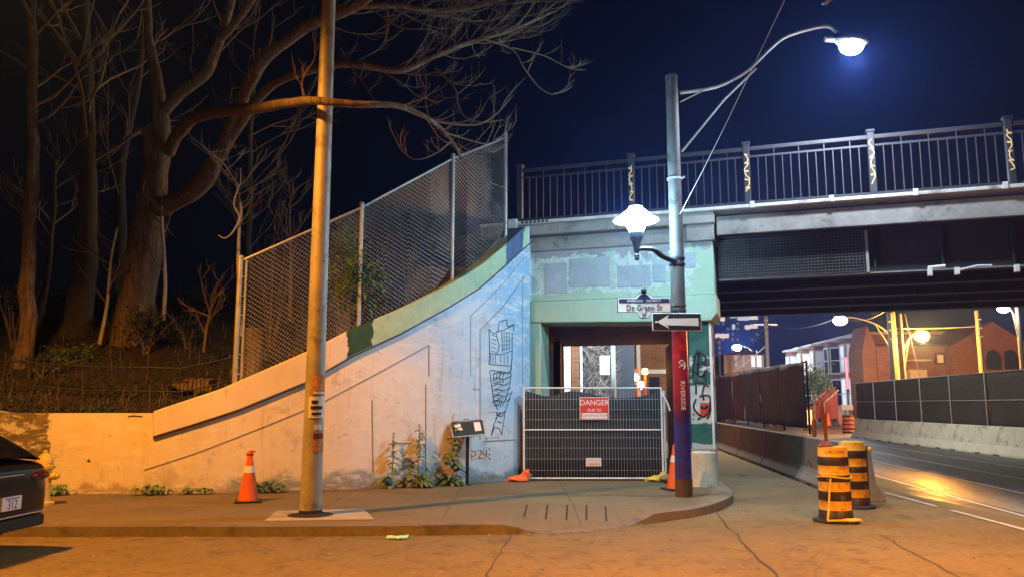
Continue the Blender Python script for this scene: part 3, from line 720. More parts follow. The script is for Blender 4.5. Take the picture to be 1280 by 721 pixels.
b = MB(); b.tube([(0, 0, 5.28), (.0, -.0, 5.31)], .13, 20); b.tube([(.1, -.06, 5.28), (.16, -.07, 5.32)], .02, 6); b.build('wire_band', M['galv'], lp)
b = MB(); a = W(850, 268, 13.2); c = W(910, 150, 11.9); e = W(984, -6, 10.8)
b.tube([a, a.lerp(c, .5)+Vector((0, 0, -.02)), c, e], .006, 5); tag(b.build('span_wire', M['wirep']), 'thin pale guy wire rising from the lamp pole to the top of the picture', 'wire')
b = MB(); b.tube([W(1028, 6, 9.5), W(1040, -4, 9.5)], .012, 5); b.tube([W(1032, 6, 9.6), W(1044, -4, 9.6)], .01, 5)
tag(b.build('trolley_wire', M['wirep']), 'short glimpse of twin trolley wires at the upper edge near the bright lamp', 'wire')
# ornamental lantern on its own bracket
lc = W(795, 276, 12.9); bz = lc.z
lan = thing('bracket_lantern', 'glowing white lantern with a wide disc shade on a dark curved bracket', 'lantern', (lc.x, lc.y, bz))
b = MB()
ap = smooth_poly([(0, 0, -.5), (.1, 0, -.47), (.28, 0, -.49), (.45, .18, -.56), (PX-lc.x-.06, PY-lc.y-.09, -.62)], 6); b.tube(ap, [.03+.022*i/len(ap) for i in range(len(ap))], 10)
for z in (-.58, -.68): b.lathe([(.118, z), (.135, z), (.135, z+.035), (.118, z+.035)], 20, xf=T(PX-lc.x, PY-lc.y, 0))
b.build('bracket', M['black'], lan)
b = MB(); b.lathe([(.02, -.62), (.045, -.59), (.03, -.55), (.05, -.5), (.06, -.42), (.075, -.36), (.11, -.3), (.12, -.2), (.09, -.19)], 18); b.ball((0, 0, -.63), .04, 0, 10); b.build('holder', M['black'], lan)
b = MB(); b.lathe([(.1, -.19), (.125, -.17), (.12, -.13), (.15, -.12), (.145, -.08), (.175, -.07), (.17, -.03), (.35, -.015), (.37, .0), (.36, .015), (.24, .06), (.235, .1), (.22, .11), (.15, .17), (.115, .2), (.11, .225)], 32); b.build('glass_shade', M['lantern'], lan)
b = MB(); b.lathe([(.115, .225), (.12, .24), (.05, .26), (.02, .3)], 18); b.build('finial', M['black'], lan)
# street name sign
sc_ = W(805, 382, 13.17)
sg = thing('street_name_sign', 'white shaped street name sign reading De Grassi St with a dark blue top strip', 'sign', tuple(sc_), R(-3))
out = [(-.43, .13), (-.3, .13), (-.14, .14), (-.06, .2), (.06, .2), (.14, .14), (.3, .13), (.43, .13), (.43, -.1), (.12, -.1), (.08, -.17), (.05, -.2), (-.05, -.2), (-.08, -.17), (-.12, -.1), (-.43, -.1)]
b = MB(); b.slab([(x*1.03, z*1.06) for x, z in out], .001, .018); b.build('sign_edge', M['ink'], sg)
b = MB(); b.slab(out, -.012, .0); b.build('sign_face', M['signwhite'], sg)
b = MB(); b.slab([(-.415, .045), (.415, .045), (.415, .117), (.12, .117), (.055, .185), (-.055, .185), (-.12, .117), (-.415, .117)], -.016, -.0125); b.build('top_strip', M['navy'], sg)
b = MB(); b.text('De Grassi St', .135, T(0, -.015, -.035) @ UP, 0, .002, .86); b.tube([(-.03, -.015, -.12), (0, -.015, -.17), (.03, -.015, -.12), (.01, -.015, -.14), (.03, -.015, -.17)], .005, 5); b.tube([(-.03, -.015, -.17), (-.01, -.015, -.14)], .005, 5); b.build('street_lettering', M['ink'], sg)
b = MB(); b.text('RIVERSIDE   DISTRICT', .058, T(0, -.018, .08) @ UP, 0, .001); b.build('strip_lettering', M['signwhite'], sg)
b = MB(); b.lathe([(.02, .19), (.04, .22), (.05, .26), (.03, .3), (.01, .33)], 12); b.build('finial', M['ink'], sg)
b = MB(); b.box(.43, PX-sc_.x-.1, -.005, .02, .0, .05); b.build('clamp', M['galv'], sg)
# one-way arrow sign
oc = W(846, 402, 13.15)
ow = thing('one_way_sign', 'black rectangular sign with a white arrow pointing left strapped to the lamp pole', 'sign', tuple(oc), R(2))
b = MB(); b.box(-.41, .41, 0, .014, -.15, .15); b.build('sign_edge', M['signwhite'], ow, bevel=.006)
b = MB(); b.box(-.395, .395, -.006, -.0005, -.135, .135); b.build('sign_face', M['ink'], ow)
b = MB(); b.slab([(-.33, 0), (-.13, .115), (-.16, .055), (.36, .065), (.36, -.065), (-.16, -.055), (-.13, -.115)], -.01, -.0065); b.build('arrow', M['signwhite'], ow)
b = MB(); b.ball((-.345, -.012, -.005), .018, 0, 8); b.ball((.2, -.012, .0), .006, 0, 6); b.build('bolt', M['tagorange'], ow)

# ------------------------------------------------------------------ leaning utility pole in front
base = G(388, 645, SZ); QY = base.y
topp = W(412, -30, QY)
up = thing('utility_pole', 'tall rusty orange-lit steel pole with flyers pasted low down', 'pole', (base.x, base.y, SZ))
b = MB(); b.tube([base, base.lerp(topp, .1), base.lerp(topp, .5), topp], [.15, .135, .12, .095], 28); b.build('pole', M['polesteel'], up, True)
b = MB(); b.lathe([(.145, 0.022), (.3, .024), (.28, .03), (.16, .05), (.15, .09)], 20); b.build('base_grout', M['soil'], up)
def on_pole(px0, px1, py0, py1, m, name, off=.006):
    z0 = W((px0+px1)/2, py1, QY-.13).z; z1 = W((px0+px1)/2, py0, QY-.13).z; b = MB(); N = 7; vs = []
    zc = (z0+z1)/2; ax = base.lerp(topp, (zc-base.z)/(topp.z-base.z)); rad = lerp(.147, .128, min(1, (zc-.13)/2.4))+off
    for i in range(N):
        px = lerp(px0, px1, i/(N-1)); x = W(px, (py0+py1)/2, QY-.12).x-ax.x; x = max(-rad*.99, min(rad*.99, x)); y = -math.sqrt(max(0, rad*rad-x*x))
        for zz in (z0, z1):
            a2 = base.lerp(topp, (zz-base.z)/(topp.z-base.z)); vs.append((a2.x+x, a2.y+y, zz))
    b.add(vs, [(2*i, 2*i+2, 2*i+3, 2*i+1) for i in range(N-1)], 0, True); return b.build(name, m, up, True)
on_pole(390, 404, 468, 493, M['flyer'], 'flyer', .007); on_pole(392, 404, 489, 492, M['paper'], 'flyer', .011)
fl = on_pole(386, 404, 495, 522, M['paper'], 'flyer', .007)
for r in ((390, 398, 500, 504), (389, 402, 507, 511), (390, 401, 515, 518)): on_pole(*r, M['ink'], 'flyer_print', .012).parent = fl
for ch in fl.children: pass
on_pole(393, 401, 530, 537, M['paper'], 'sticker', .007); on_pole(391, 403, 539, 564, M['flyer'], 'flyer', .007); on_pole(392, 402, 541, 548, M['rust'], 'sticker', .012)

# ------------------------------------------------------------------ chain link fence
fc = thing('chain_link_fence', 'tall galvanised chain link fence climbing behind the sloping wall', 'fence', (-4.9, 14.3, 2.2))
FP = [((291, 484), (291, 322)), ((452, 404), (456, 255)), ((574, 332), (576, 194)), ((645, 280), (646, 168))]
tops = []; bots = []
for (bp, tp) in FP:
    p, nr, z = on_plan(*bp); q = p-nr*.3; d = ray(*bp); zz = H+d[2]/d[1]*q.y; d2 = ray(*tp); zt = H+d2[2]/d2[1]*q.y
    bots.append(Vector((q.x, q.y, zz))); tops.append(Vector((q.x, q.y, zt)))
for i, (bt, tp) in enumerate(zip(bots, tops)):
    b = MB(); r = .04 if i else .05
    b.tube([bt-Vector((0, 0, .3)), tp], r, 12); b.ball(tp, r*1.25, 0, 10, (1, 1, .8))
    if i == 0:
        e = Vector((.11, 0, 0)); b.tube([bt-Vector((0, 0, .3))+e, tp+e-Vector((0, 0, .05))], .022, 8)
        for k in range(6): z = lerp(bt.z, tp.z, .1+.15*k); b.tube([(bt.x-.04, bt.y, z), (bt.x+.13, bt.y, z)], .012, 6)
    b.build('post', M['galv'], fc, True)
b = MB()
for i in range(3): b.tube([tops[i]-Vector((0, 0, .07)), tops[i+1]-Vector((0, 0, .07))], .022, 8)
b.build('top_rail', M['galv'], fc, True)
def fence_mesh(b, A0, A1, B0, B1, s=.075, r=.0042, wave=.0, mi=0):   # bottoms A0->B0, tops A1->B1, wires both ways
    Lx = (B0-A0).length; h = ((A1-A0).length+(B1-B0).length)/2
    def P(u, w): return A0.lerp(B0, u).lerp(A1.lerp(B1, u), w)
    nx = Lx/s; nz = h/s
    k = -int(nz)
    while k < nx:
        for sgn in (1, -1):
            pts = []
            c0 = k if sgn == 1 else k+nz
            # w from 0..1 ; x = (c0 + sgn*w*nz)
            w0, w1 = 0.0, 1.0
            lo = (0-c0)/(sgn*nz); hi = (nx-c0)/(sgn*nz)
            if lo > hi: lo, hi = hi, lo
            w0 = max(w0, lo); w1 = min(w1, hi)
            if w1-w0 > .01:
                a = P((c0+sgn*w0*nz)/nx, w0); c = P((c0+sgn*w1*nz)/nx, w1); m_ = a.lerp(c, .5)
                b.tube([a, m_+Vector((0, mnoise.noise(m_)*wave, 0)), c], r, 3, mi, False)
        k += 1
b = MB()
for i in range(3):
    A0, A1, B0, B1 = bots[i], tops[i]-Vector((0, 0, .07)), bots[i+1], tops[i+1]-Vector((0, 0, .07))
    # follow the curved top of the wall with intermediate stations
    K = 4
    for k in range(K):
        def bt(t):
            x = lerp(A0.x, B0.x, t); y = lerp(A0.y, B0.y, t); return Vector((x, y, max(lerp(A0.z, B0.z, t) if t in (0, 1) else wall_top(x)+.02, 0)))
        fence_mesh(b, bt(k/K), A1.lerp(B1, k/K), bt((k+1)/K), A1.lerp(B1, (k+1)/K), .085, .0034)
b.build('wire_mesh', M['galv'], fc, True)

# ------------------------------------------------------------------ construction fence panel across the footway
p0 = G(655, 597, .16); FYY = 16.05
fpx0 = W(655, 590, FYY).x; fpx1 = W(829, 590, FYY).x
cf = thing('construction_fence', 'white framed wire fence panel with black screen closing the footway', 'fence', (fpx0, FYY, SZ))
fw = fpx1-fpx0; fh = 1.8
b = MB()
for x in (0, fw): b.tube([(x, 0, .0), (x, 0, fh)], .022, 10)
for z in (.045, .98, fh): b.tube([(0, 0, z), (fw, 0, z)], .018 if z != .98 else .014, 10)
b.build('frame', M['white'], cf)
b = MB(); k = 1
while k*.058 < fw: b.tube([(k*.058, -.004, .05), (k*.058, -.004, fh)], .0035, 4, smooth=False); k += 1
for z in (.2, .42, .63, .83, 1.18, 1.38, 1.58): b.tube([(0, -.01, z), (fw, -.01, z)], .0045, 4, smooth=False)
b.build('wire_grid', M['galv'], cf)
b = MB(); N = 40; vs = []
for i in range(N+1):
    x = .02+(fw-.04)*i/N; sag = 1.74-.1*math.sin(PI*min(1, x/.95))**2-.14*max(0, math.sin(PI*(x-1.0)/1.9))**1.5
    if x > 2.6: sag = 1.76
    for z in (.06, .5, 1.0, 1.4, sag): vs.append((x, .03+.02*mnoise.noise(Vector((x*2, z*1.5, 0))), z))
for i in range(N):
    for j in range(4): a = i*5+j; b.f.append([a, a+5, a+6, a+1]); b.mi.append(0); b.sm.append(True)
b.v = vs; o = b.build('screen_cloth', M['tarp'], cf); so = o.modifiers.new('thick', 'SOLIDIFY'); so.thickness = .004
b = MB(); b.tube([(fw+.07, .1, 0), (fw+.07, .1, fh-.05)], .02, 8); b.tube([(fw, 0, 1.72), (fw+.12, -.02, 1.5), (fw+.16, -.03, 1.35)], .018, 6); b.build('coupler', M['white'], cf)
dc = W(743, 510, FYY-.03)
ds_ = thing('danger_sign', 'red and white notice reading DANGER DUE TO CONSTRUCTION wired to the black fence panel', 'sign', tuple(dc))
b = MB(); b.box(-.29, .29, .0, .012, -.22, .22); b.build('sign_board', M['signwhite'], ds_)
b = MB(); b.box(-.28, .28, -.004, -.0005, .01, .21); b.box(-.28, .28, -.004, -.0005, -.085, .0095); b.box(-.28, -.255, -.004, -.0005, -.21, -.0855); b.box(.255, .28, -.004, -.0005, -.21, -.0855); b.box(-.254, .254, -.004, -.0005, -.21, -.195); b.build('red_field', M['signred'], ds_)
b = MB(); b.text('DANGER', .155, T(0, -.006, .11) @ UP, 0, .002, .93); b.build('lettering', M['signwhite'], ds_); b = MB(); b.text('DUE TO', .075, T(0, -.006, -.035) @ UP, 0, .002); b.build('lettering', M['signwhite'], ds_)
b = MB(); b.text('CONSTRUCTION', .068, T(0, -.003, -.14) @ UP, 0, .002, .98); b.build('grey_lettering', M['groove'], ds_)
nc = W(742, 577, FYY-.03); b = MB(); b.box(-.15, .15, 0, .01, -.08, .08); nt = b.build('notice', M['signwhite']); nt.location = nc
tag(nt, 'small faded pink and white notice low on the black fence panel', 'sign')
b = MB(); b.text('DANGER', .07, T(0, -.003, .035) @ UP, 0, .001); b.box(-.12, .12, -.004, -.001, -.045, -.03); b.box(-.12, .12, -.004, -.001, -.065, -.055); b.box(-.12, .12, -.004, -.001, -.02, -.008); b.build('print', M['pinkpaper'], nt)
# sand bags
def sandbag(px, py, Y, s, m, label, nm, up_=.0):
    g = W(px, py, Y); b = MB()
    b.ball((0, 0, .07*s), .2*s, 0, 16, (1.25, .7, .42), .5); b.ball((.13*s, .02, .12*s+up_), .11*s, 0, 12, (1, .8, .9+up_*4), .6); b.ball((-.17*s, .0, .05*s), .1*s, 0, 12, (1.2, .7, .6), .6)
    o = b.build(nm, m); o.location = (g.x, Y, SZ-.01); tag(o, label, 'sandbag'); return o
sandbag(650, 596, 15.85, .9, M['orangebag'], 'crumpled orange sandbag at the left foot of the fence panel', 'sandbag', .03)
sandbag(822, 597, 15.85, .85, M['yellowbag'], 'crumpled yellow sandbag at the right foot of the fence panel', 'sandbag')
b = MB(); b.ball((0, 0, .06), .12, 0, 12, (1.1, .7, .8), .5); o = b.build('sandbag', mat('brown_sack', (.4, .22, .09), .85, .3, 8, .4)); o.location = (W(834, 597, 15.7).x, 15.75, SZ); tag(o, 'small brown sack between the yellow sandbag and the lamp pole', 'sandbag')

# ------------------------------------------------------------------ cones
CS = [(0, (.02, .018, .016)), (.035, (.7, .12, .015)), (.4, (.75, .72, .66)), (.5, (.7, .12, .015)), (.56, (.7, .12, .015))]
def cone(loc, label, h=.7, group='traffic cones', band=True, tape=False):
    t = thing('traffic_cone', label, 'traffic cone', loc, .3, group); s = h/.7
    b = MB(); b.box(-.19*s, .19*s, -.19*s, .19*s, 0, .03*s); b.build('base', M['rubber'], t, bevel=.01)
    b = MB(); b.lathe([(.15*s, .03*s), (.145*s, .05*s), (.035*s, .69*s), (.02*s, .7*s)], 24); b.build('cone_body', M['orange'], t)
    if band: b = MB(); r0 = lerp(.147, .035, (.43-.05)/.64)*s; r1 = lerp(.147, .035, (.53-.05)/.64)*s; b.lathe([(r0+.001, .43*s), (r0+.005, .43*s), (r1+.005, .53*s), (r1+.001, .53*s)], 24); b.build('white_collar', M['white'], t)
    if tape:
        b = MB(); b.ball((0, 0, .71), .05, 0, 10, (1.1, .9, .9), .6); b.ball((.03, 0, .76), .035, 0, 8, (1.4, .8, .6), .6); b.tube([(.0, -.03, .7), (.035, -.05, .66), (.03, -.07, .61)], .012, 5); b.build('tape_knot', mat('red_tape', (.6, .07, .03), .6, .3, 6, .3), t)
    return t
g = G(310, 627, SZ); cone((g.x, g.y, SZ), 'orange cone with a red tape knot on top standing by the cream wall', .72, tape=True)
g = W(846, 606, 14.3); cone((g.x, 14.35, SZ), 'orange and white cone half hidden behind the lamp pole', .78)
g = G(1036, 532); cone((g.x, g.y, 0), 'left of the two small far cones in front of the red porch', .95, band=False)
g = G(1053, 532); cone((g.x, g.y, 0), 'far small cone right beside the striped barrel with a white board', .95, band=False)

# ------------------------------------------------------------------ concrete stub by the column
g = G(880, 608, SZ); bo = thing('concrete_bollard', 'squat round cream concrete bollard in front of the graffitied column', 'bollard', (g.x+.03, g.y+.22, SZ))
b = MB(); b.lathe([(.275, 0), (.265, .02), (.258, .55), (.25, .6), (.12, .63)], 30); b.build('drum', mat('cream_painted_concrete', (.52, .47, .33), .85, .3, 3, .4, dirt=(.28, .25, .18)), bo)
b = MB(); b.prism([(-.25, .0), (.25, -.05), (.32, .16), (-.2, .2)], .615, .66); b.build('loose_slab', M['conc'], bo)

# ------------------------------------------------------------------ barrels
BL = (.028, .018, .014); OR = (.85, .46, .03)
bs = [(0, BL), (.165, OR), (.29, BL), (.42, OR), (.545, BL), (.64, OR), (.765, BL), (.885, OR)]
M['barrel'] = stripes_mat('striped_barrel', bs, .55)
def barrel(loc, label, rz=0, stick=True, lettering=True, m=None, s=1.0):
    t = thing('traffic_barrel', label, 'traffic barrel', loc, rz, 'striped construction barrels')
    b = MB(); b.lathe([(.3, .0), (.31, .015), (.3, .035), (.235, .05)], 28, xf=None); b.build('base_ring', M['rubber'], t)
    prof = [(.228, .04)]
    for z, r in ((.16, .222), (.17, .213), (.285, .212), (.295, .219), (.415, .217), (.425, .208), (.54, .207), (.55, .213), (.635, .21), (.645, .203), (.76, .202), (.77, .207), (.88, .204), (.89, .197), (1.0, .195), (1.02, .187)): prof.append((r, z))
    prof.append((.1, 1.03))
    b = MB(); b.lathe([(r*s, z) for r, z in prof], 36); b.build('barrel_body', m or M['barrel'], t)
    return t
g = G(1033, 652); t = barrel((4.5, 11.45, 0), 'nearest black and orange striped barrel with a yellow strap and a tall orange blade')
b = MB(); b.lathe([(.12, 1.03), (.1, 1.06), (.03, 1.1), (.022, 1.18)], 14, xf=T(-.09, -.02, 0)); bl = [(-.02, 1.16), (-.045, 1.3), (-.05, 1.5), (-.036, 1.58), (-.026, 1.7), (-.014, 1.58), (-.005, 1.5), (.02, 1.4), (.02, 1.28), (.018, 1.16)]
b.slab(bl, -.02, .0, xf=T(-.09, -.02, 0)); b.build('marker_blade', mat('faded_orange_blade', (.2, .06, .025), .7, .4, 6, .2), t)
b = MB(); ring = [(.222*math.cos(a), .222*math.sin(a), .61+.012*math.sin(a*2)) for a in [2*PI*k/28 for k in range(29)]]; b.tube(ring, .013, 6)
b.tube([(-.12, -.19, .6), (-.15, -.2, .4), (-.2, -.26, .15), (-.23, -.29, .05)], .013, 6); b.tube([(-.23, -.29, .05), (-.05, -.31, .055), (.15, -.3, .05), (.24, -.24, .05)], .014, 6); b.build('strap', M['yellow'], t)
b = MB(); b.ball((.12, -.27, .05), .11, 0, 12, (1.3, .5, .25), .5); b.build('strap_bundle', M['yellowbag'], t)
b = MB()
for txt, ao in (('CAUTION', -.2),): b.text(txt, .06, (lambda v, ao=ao: Vector((.1985*math.cos((v.x)/.1985+ao-PI/2), .1985*math.sin((v.x)/.1985+ao-PI/2), .95+v.y))), 0, .0)
b.build('stencil_lettering', M['ink'], t)
t2 = barrel((5.42, 13.0, 0), 'second striped barrel standing behind the nearest one against the barrier end', .4)
b = MB(); b.ball((.17, -.2, .9), .035, 0, 8, (1, 1, 1.4), .3); b.build('strap', M['yellow'], t2)
M['barrel_o'] = stripes_mat('orange_striped_barrel', [(0, BL), (.1, (.72, .17, .03)), (.2, BL), (.3, (.72, .17, .03)), (.45, BL), (.52, (.72, .17, .03)), (.67, BL), (.74, (.72, .17, .03)), (.9, BL)], .5)
g = G(1061, 541); t3 = barrel((g.x, g.y, 0), 'far orange and black striped barrel carrying a small white board', 0, m=M['barrel_o'], s=1.6)
b = MB(); b.tube([(0, 0, 1), (0, 0, 1.35)], .04, 8); b.box(-.32, .32, -.03, 0, 1.3, 1.6); b.build('white_board', M['signwhite'], t3)
g = G(1010, 545)
t4 = thing('lane_marker', 'slim orange and black lane marker at the end of the navy hoarding', 'marker', (6.55, 17.6, 0.0))
b = MB(); b.lathe([(.1, .0), (.1, .03), (.045, .05), (.045, 1.25), (.02, 1.27)], 14); b.build('marker_post', stripes_mat('marker_stripes', [(0, BL), (.3, BL), (.85, (.72, .17, .03)), (1.0, BL), (1.12, (.72, .17, .03))], .5), t4)

# ------------------------------------------------------------------ jersey barriers
def jersey(name_m, loc, rz, L, label, group, h=.9):
    t = thing('jersey_barrier', label, 'barrier', loc, rz, group)
    prof = [(-.3, 0), (.3, 0), (.3, .07), (.15, .32), (.09, h-.02), (.07, h), (-.07, h), (-.09, h-.02), (-.15, .32), (-.3, .07)]
    b = MB(); n = len(prof); vs = [(x, y, z) for y in (0, .25, L-.25, L) for x, z in prof]
    fs = [tuple(range(n))[::-1], tuple(range(3*n, 4*n))]
    for k in range(3):
        for i in range(n): a = k*n+i; c = k*n+(i+1) % n; fs.append((a, c, c+n, a+n))
    b.add(vs, fs); b.build('barrier_body', name_m, t, bevel=.012)
    b = MB(); b.box(-.25, .25, L*.3-.15, L*.3+.15, .002, .045); b.box(-.25, .25, L*.7-.15, L*.7+.15, .002, .045)
    b.box(-.303, -.29, L*.3-.2, L*.3+.2, .0, .045); b.box(-.303, -.29, L*.7-.2, L*.7+.2, .0, .045); b.build('lifting_slot', M['ink'], t)
    b = MB(); b.box(-.035, .035, -.004, .02, .1, .86); b.build('end_slot', M['ink'], t)
    return t
rzs = -math.atan(.113)
lb = ['unpainted barrier section whose flared end stands behind the striped barrels', 'brown stained barrier section under the navy hoarding', 'dark barrier section under the hoarding beyond the first joint', 'barrier section under the rust brown hoarding', 'farthest barrier section beside the column']
P0 = Vector((5.95, 13.75, 0)); dv = Vector((.112, .994, 0))
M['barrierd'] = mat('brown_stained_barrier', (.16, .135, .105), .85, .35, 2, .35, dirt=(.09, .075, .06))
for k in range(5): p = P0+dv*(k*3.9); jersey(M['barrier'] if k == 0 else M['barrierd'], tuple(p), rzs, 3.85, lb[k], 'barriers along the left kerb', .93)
M['barrierp'] = mat('pale_barrier_concrete', (.5, .49, .42), .85, .25, 2, .35, dirt=(.3, .28, .23))
ords = ['nearest', 'second', 'third', 'fourth', 'fifth', 'sixth', 'seventh']
P1 = Vector((14.85, 18.6, 0)); dv2 = Vector((.107, .994, 0))
for k in range(7):
    p = P1+dv2*(k*3.15)
    jersey(M['barrierp'], tuple(p), -math.atan(.107), 3.146, 'pale concrete barrier, %s from the right edge, under the brown screened fence' % ords[k] if k < 6 else 'farthest yellowish pale barrier of the right row beside the striped barrel', 'barriers along the right kerb', .92)

# ------------------------------------------------------------------ hoarding on the left barriers
ho = thing('hoarding', 'tall navy and brown cloth hoarding standing on the left barriers', 'hoarding', (P0.x+.3+.112*5, P0.y+5.0, .93), rzs)
def cloth_panel(parent, y0, y1, z0, z1, m, name, amp=.05, ragged=.0, seed=0, x=0):
    b = MB(); N, K = 18, 9
    for i in range(N+1):
        for j in range(K+1):
            y = lerp(y0, y1, i/N); zz = lerp(z0, z1, j/K)
            if j == K: zz += ragged*mnoise.noise(Vector((y*3, seed, 0)))
            if j == 0: zz += .04*mnoise.noise(Vector((y*1.5, seed+4, 0)))
            b.v.append((x+amp*mnoise.noise(Vector((y*.9, zz*1.1, seed))), y, zz))
    for i in range(N):
        for j in range(K): a = i*(K+1)+j; b.f.append([a, a+K+1, a+K+2, a+1]); b.mi.append(0); b.sm.append(True)
    o = b.build(name, m, parent); s = o.modifiers.new('thick', 'SOLIDIFY'); s.thickness = .006; return o
for k in range(3): cloth_panel(ho, k*2.7, 2.72+k*2.7, .13, 1.68+.04*k, M['hoard'], 'cloth_panel', .05, .03, 3)
for k in range(3): cloth_panel(ho, 8.12+k*2.6, 10.74+k*2.6, .13, 1.78+.03*k, M['hoardr'], 'cloth_panel', .07, .2, k+7)
b = MB()
for k in range(7): b.tube([(.07, .02+k*2.65, 0), (.07, .02+k*2.65, 1.7)], .025, 8)
b.tube([(.07, 0, 1.66), (.07, 16, 1.9)], .02, 8); b.tube([(.07, 0, .2), (.07, 16, .2)], .016, 8)
b.build('hoarding_frame', M['steel'], ho)
b = MB(); b.box(-.075, -.07, 4.9, 5.05, .75, .98); b.build('torn_notice', M['paper'], ho)
# screened fence on the right barriers
for k in range(8):
    p = P1+dv2*(k*2.75)
    t = thing('screened_fence', 'brown screened fence panel on the right barriers, %s from the right edge' % (['first', 'second', 'third', 'fourth', 'fifth', 'sixth', 'seventh', 'eighth'][k]), 'fence', (p.x+.0, p.y, .93), -math.atan(.107), 'screened fence panels on the right barriers')
    cloth_panel(t, -.02, 2.77, -.05, 1.72, M['screen'], 'screen_cloth', .06, .02, k*3, .05)
    b = MB(); b.tube([(0, 0, -.85), (0, 0, 1.75)], .025, 8); b.tube([(0, 0, .82), (0, 2.75, .82)], .014, 6); b.tube([(0, 0, 1.73), (0, 2.75, 1.73)], .022 if k >= 4 else .012, 6); b.build('frame', M['galv'], t)

# ------------------------------------------------------------------ interpretive sign
g = G(584, 606, SZ); ip = thing('information_board', 'small tilted dark information board on a black post before the mural', 'sign', (g.x, g.y, SZ), R(8))
b = MB(); b.tube([(0, 0, 0), (0, 0, .98)], .032, 12); b.box(-.07, .07, -.07, .07, 0, .012); b.build('post', M['black'], ip)
X = T(0, -.02, 1.03) @ Matrix.Rotation(R(52), 4, 'X') @ Matrix.Rotation(R(6), 4, 'Z')
b = MB(); b.box(-.3, .3, -.17, .17, -.015, 0.0, xf=X); b.build('panel', mat('dark_green_panel', (.03, .04, .037), .35, .3, 6, .05), ip, bevel=.02)
b = MB(); b.tube([X @ Vector(q) for q in ((-.3, -.17, .01), (.3, -.17, .01), (.31, .14, .01), (.27, .18, .01), (-.27, .18, .01), (-.31, .14, .01), (-.3, -.17, .01))], .012, 8); b.tube([X @ Vector(q) for q in ((-.06, .18, .01), (-.04, .22, .01), (.04, .22, .01), (.06, .18, .01))], .012, 8); b.build('panel_rim', M['galv'], ip)
b = MB(); b.box(-.24, -.12, .05, .13, .002, .004, xf=X); b.box(-.24, -.1, -.02, .03, .002, .004, xf=X); b.box(.13, .25, -.07, .13, .002, .004, xf=X); b.build('printed_text', M['paper'], ip)

# ------------------------------------------------------------------ hydrant
hy = thing('fire_hydrant', 'yellow fire hydrant half hidden behind the parked black car', 'hydrant', (-6.98, 12.2, SZ))
b = MB(); b.lathe([(.17, 0), (.17, .04), (.12, .05), (.11, .1), (.11, .52), (.145, .53), (.145, .57), (.12, .58), (.115, .66), (.08, .72), (.035, .75), (.03, .8), (.0, .8)], 20); b.build('barrel', M['hyd'], hy)
b = MB()
for s in (-1, 1): b.tube([(.1*s, 0, .42), (.19*s, 0, .42)], .055, 12); b.tube([(.19*s, 0, .42), (.23*s, 0, .42)], .035, 6)
b.tube([(0, -.1, .38), (0, -.2, .38)], .075, 14); b.build('outlet', M['hyd'], hy)

# ------------------------------------------------------------------ parked car (rear corner in view)
car = thing('parked_car', 'black parked car showing only its rear corner and number plate at the left edge', 'car', (-5.22, 8.4, 0), R(-3))
# local: rear at x=0, front at x=-4.5, width along y +-.9
b = MB()
st = [(-4.5, .3, .62, .72), (-4.3, .24, .78, .84), (-3.6, .22, .95, .9), (-3.0, .22, 1.0, .9), (-1.5, .22, 1.02, .9), (-.6, .22, 1.03, .9), (-.25, .23, 1.02, .88), (-.06, .28, .98, .82), (0.0, .38, .9, .76)]
vs = []; fs = []
for x, z0, z1, w in st:
    pr = [(-w*.9, z0), (w*.9, z0), (w, z0+.14), (w*1.0, lerp(z0, z1, .62)), (w*.955, z1-.05), (w*.9, z1), (-w*.9, z1), (-w*.955, z1-.05), (-w*1.0, lerp(z0, z1, .62)), (-w, z0+.14)]
    vs += [(x, y, z) for y, z in pr]
n = 10
for k in range(len(st)-1):
    for i in range(n): a = k*n+i; c = k*n+(i+1) % n; fs.append((a, c, c+n, a+n))
fs += [tuple(range(n)), tuple(range(len(vs)-n, len(vs)))]
b.add(vs, fs, 0, True); o = b.build('body', M['carpaint'], car, angle=60); sm = o.modifiers.new('sub', 'SUBSURF'); sm.levels = 2; sm.render_levels = 2
b = MB(); vs = []; fs = []
gh = [(-3.3, 1.0, 1.02, .8, .78), (-2.5, 1.0, 1.42, .84, .62), (-1.6, 1.0, 1.49, .85, .62), (-.75, 1.0, 1.42, .84, .6), (-.35, 1.0, 1.24, .82, .64), (-.1, .98, 1.03, .78, .72)]
for x, z0, z1, w0, w1 in gh: vs += [(x, w0, z0), (x, w1, z1), (x, w1*.5, z1+.02), (x, -w1*.5, z1+.02), (x, -w1, z1), (x, -w0, z0)]
for k in range(len(gh)-1):
    for i in range(5): a = k*6+i; fs.append((a, a+1, a+7, a+6))
b.add(vs, fs, 0, True); o = b.build('cabin', M['carglass'], car, angle=60); sm = o.modifiers.new('sub', 'SUBSURF'); sm.levels = 2; sm.render_levels = 2
for s in (-1, 1):
    b = MB(); b.ball((-.04, s*.62, .83), .1, 0, 12, (.7, 2.0, .55)); o = b.build('tail_light', M['tail'], car)
    b = MB(); b.ball((-.0, s*.58, .81), .03, 0, 8, (.8, 2.2, .3)); b.build('reflector', M['chrome'], o)
b = MB(); b.box(-.02, .02, -.75, .75, .44, .455); b.box(.0, .022, -.3, .3, .86, .875); b.build('chrome_strip', M['chrome'], car, bevel=.004)
b = MB(); b.box(-.012, .028, -.7, .7, .3, .42); b.build('bumper_insert', M['rubber'], car, bevel=.02)
b = MB(); b.box(.0, .035, -.03, .275, .52, .66); pl = b.build('number_plate', M['plate'], car, bevel=.003)
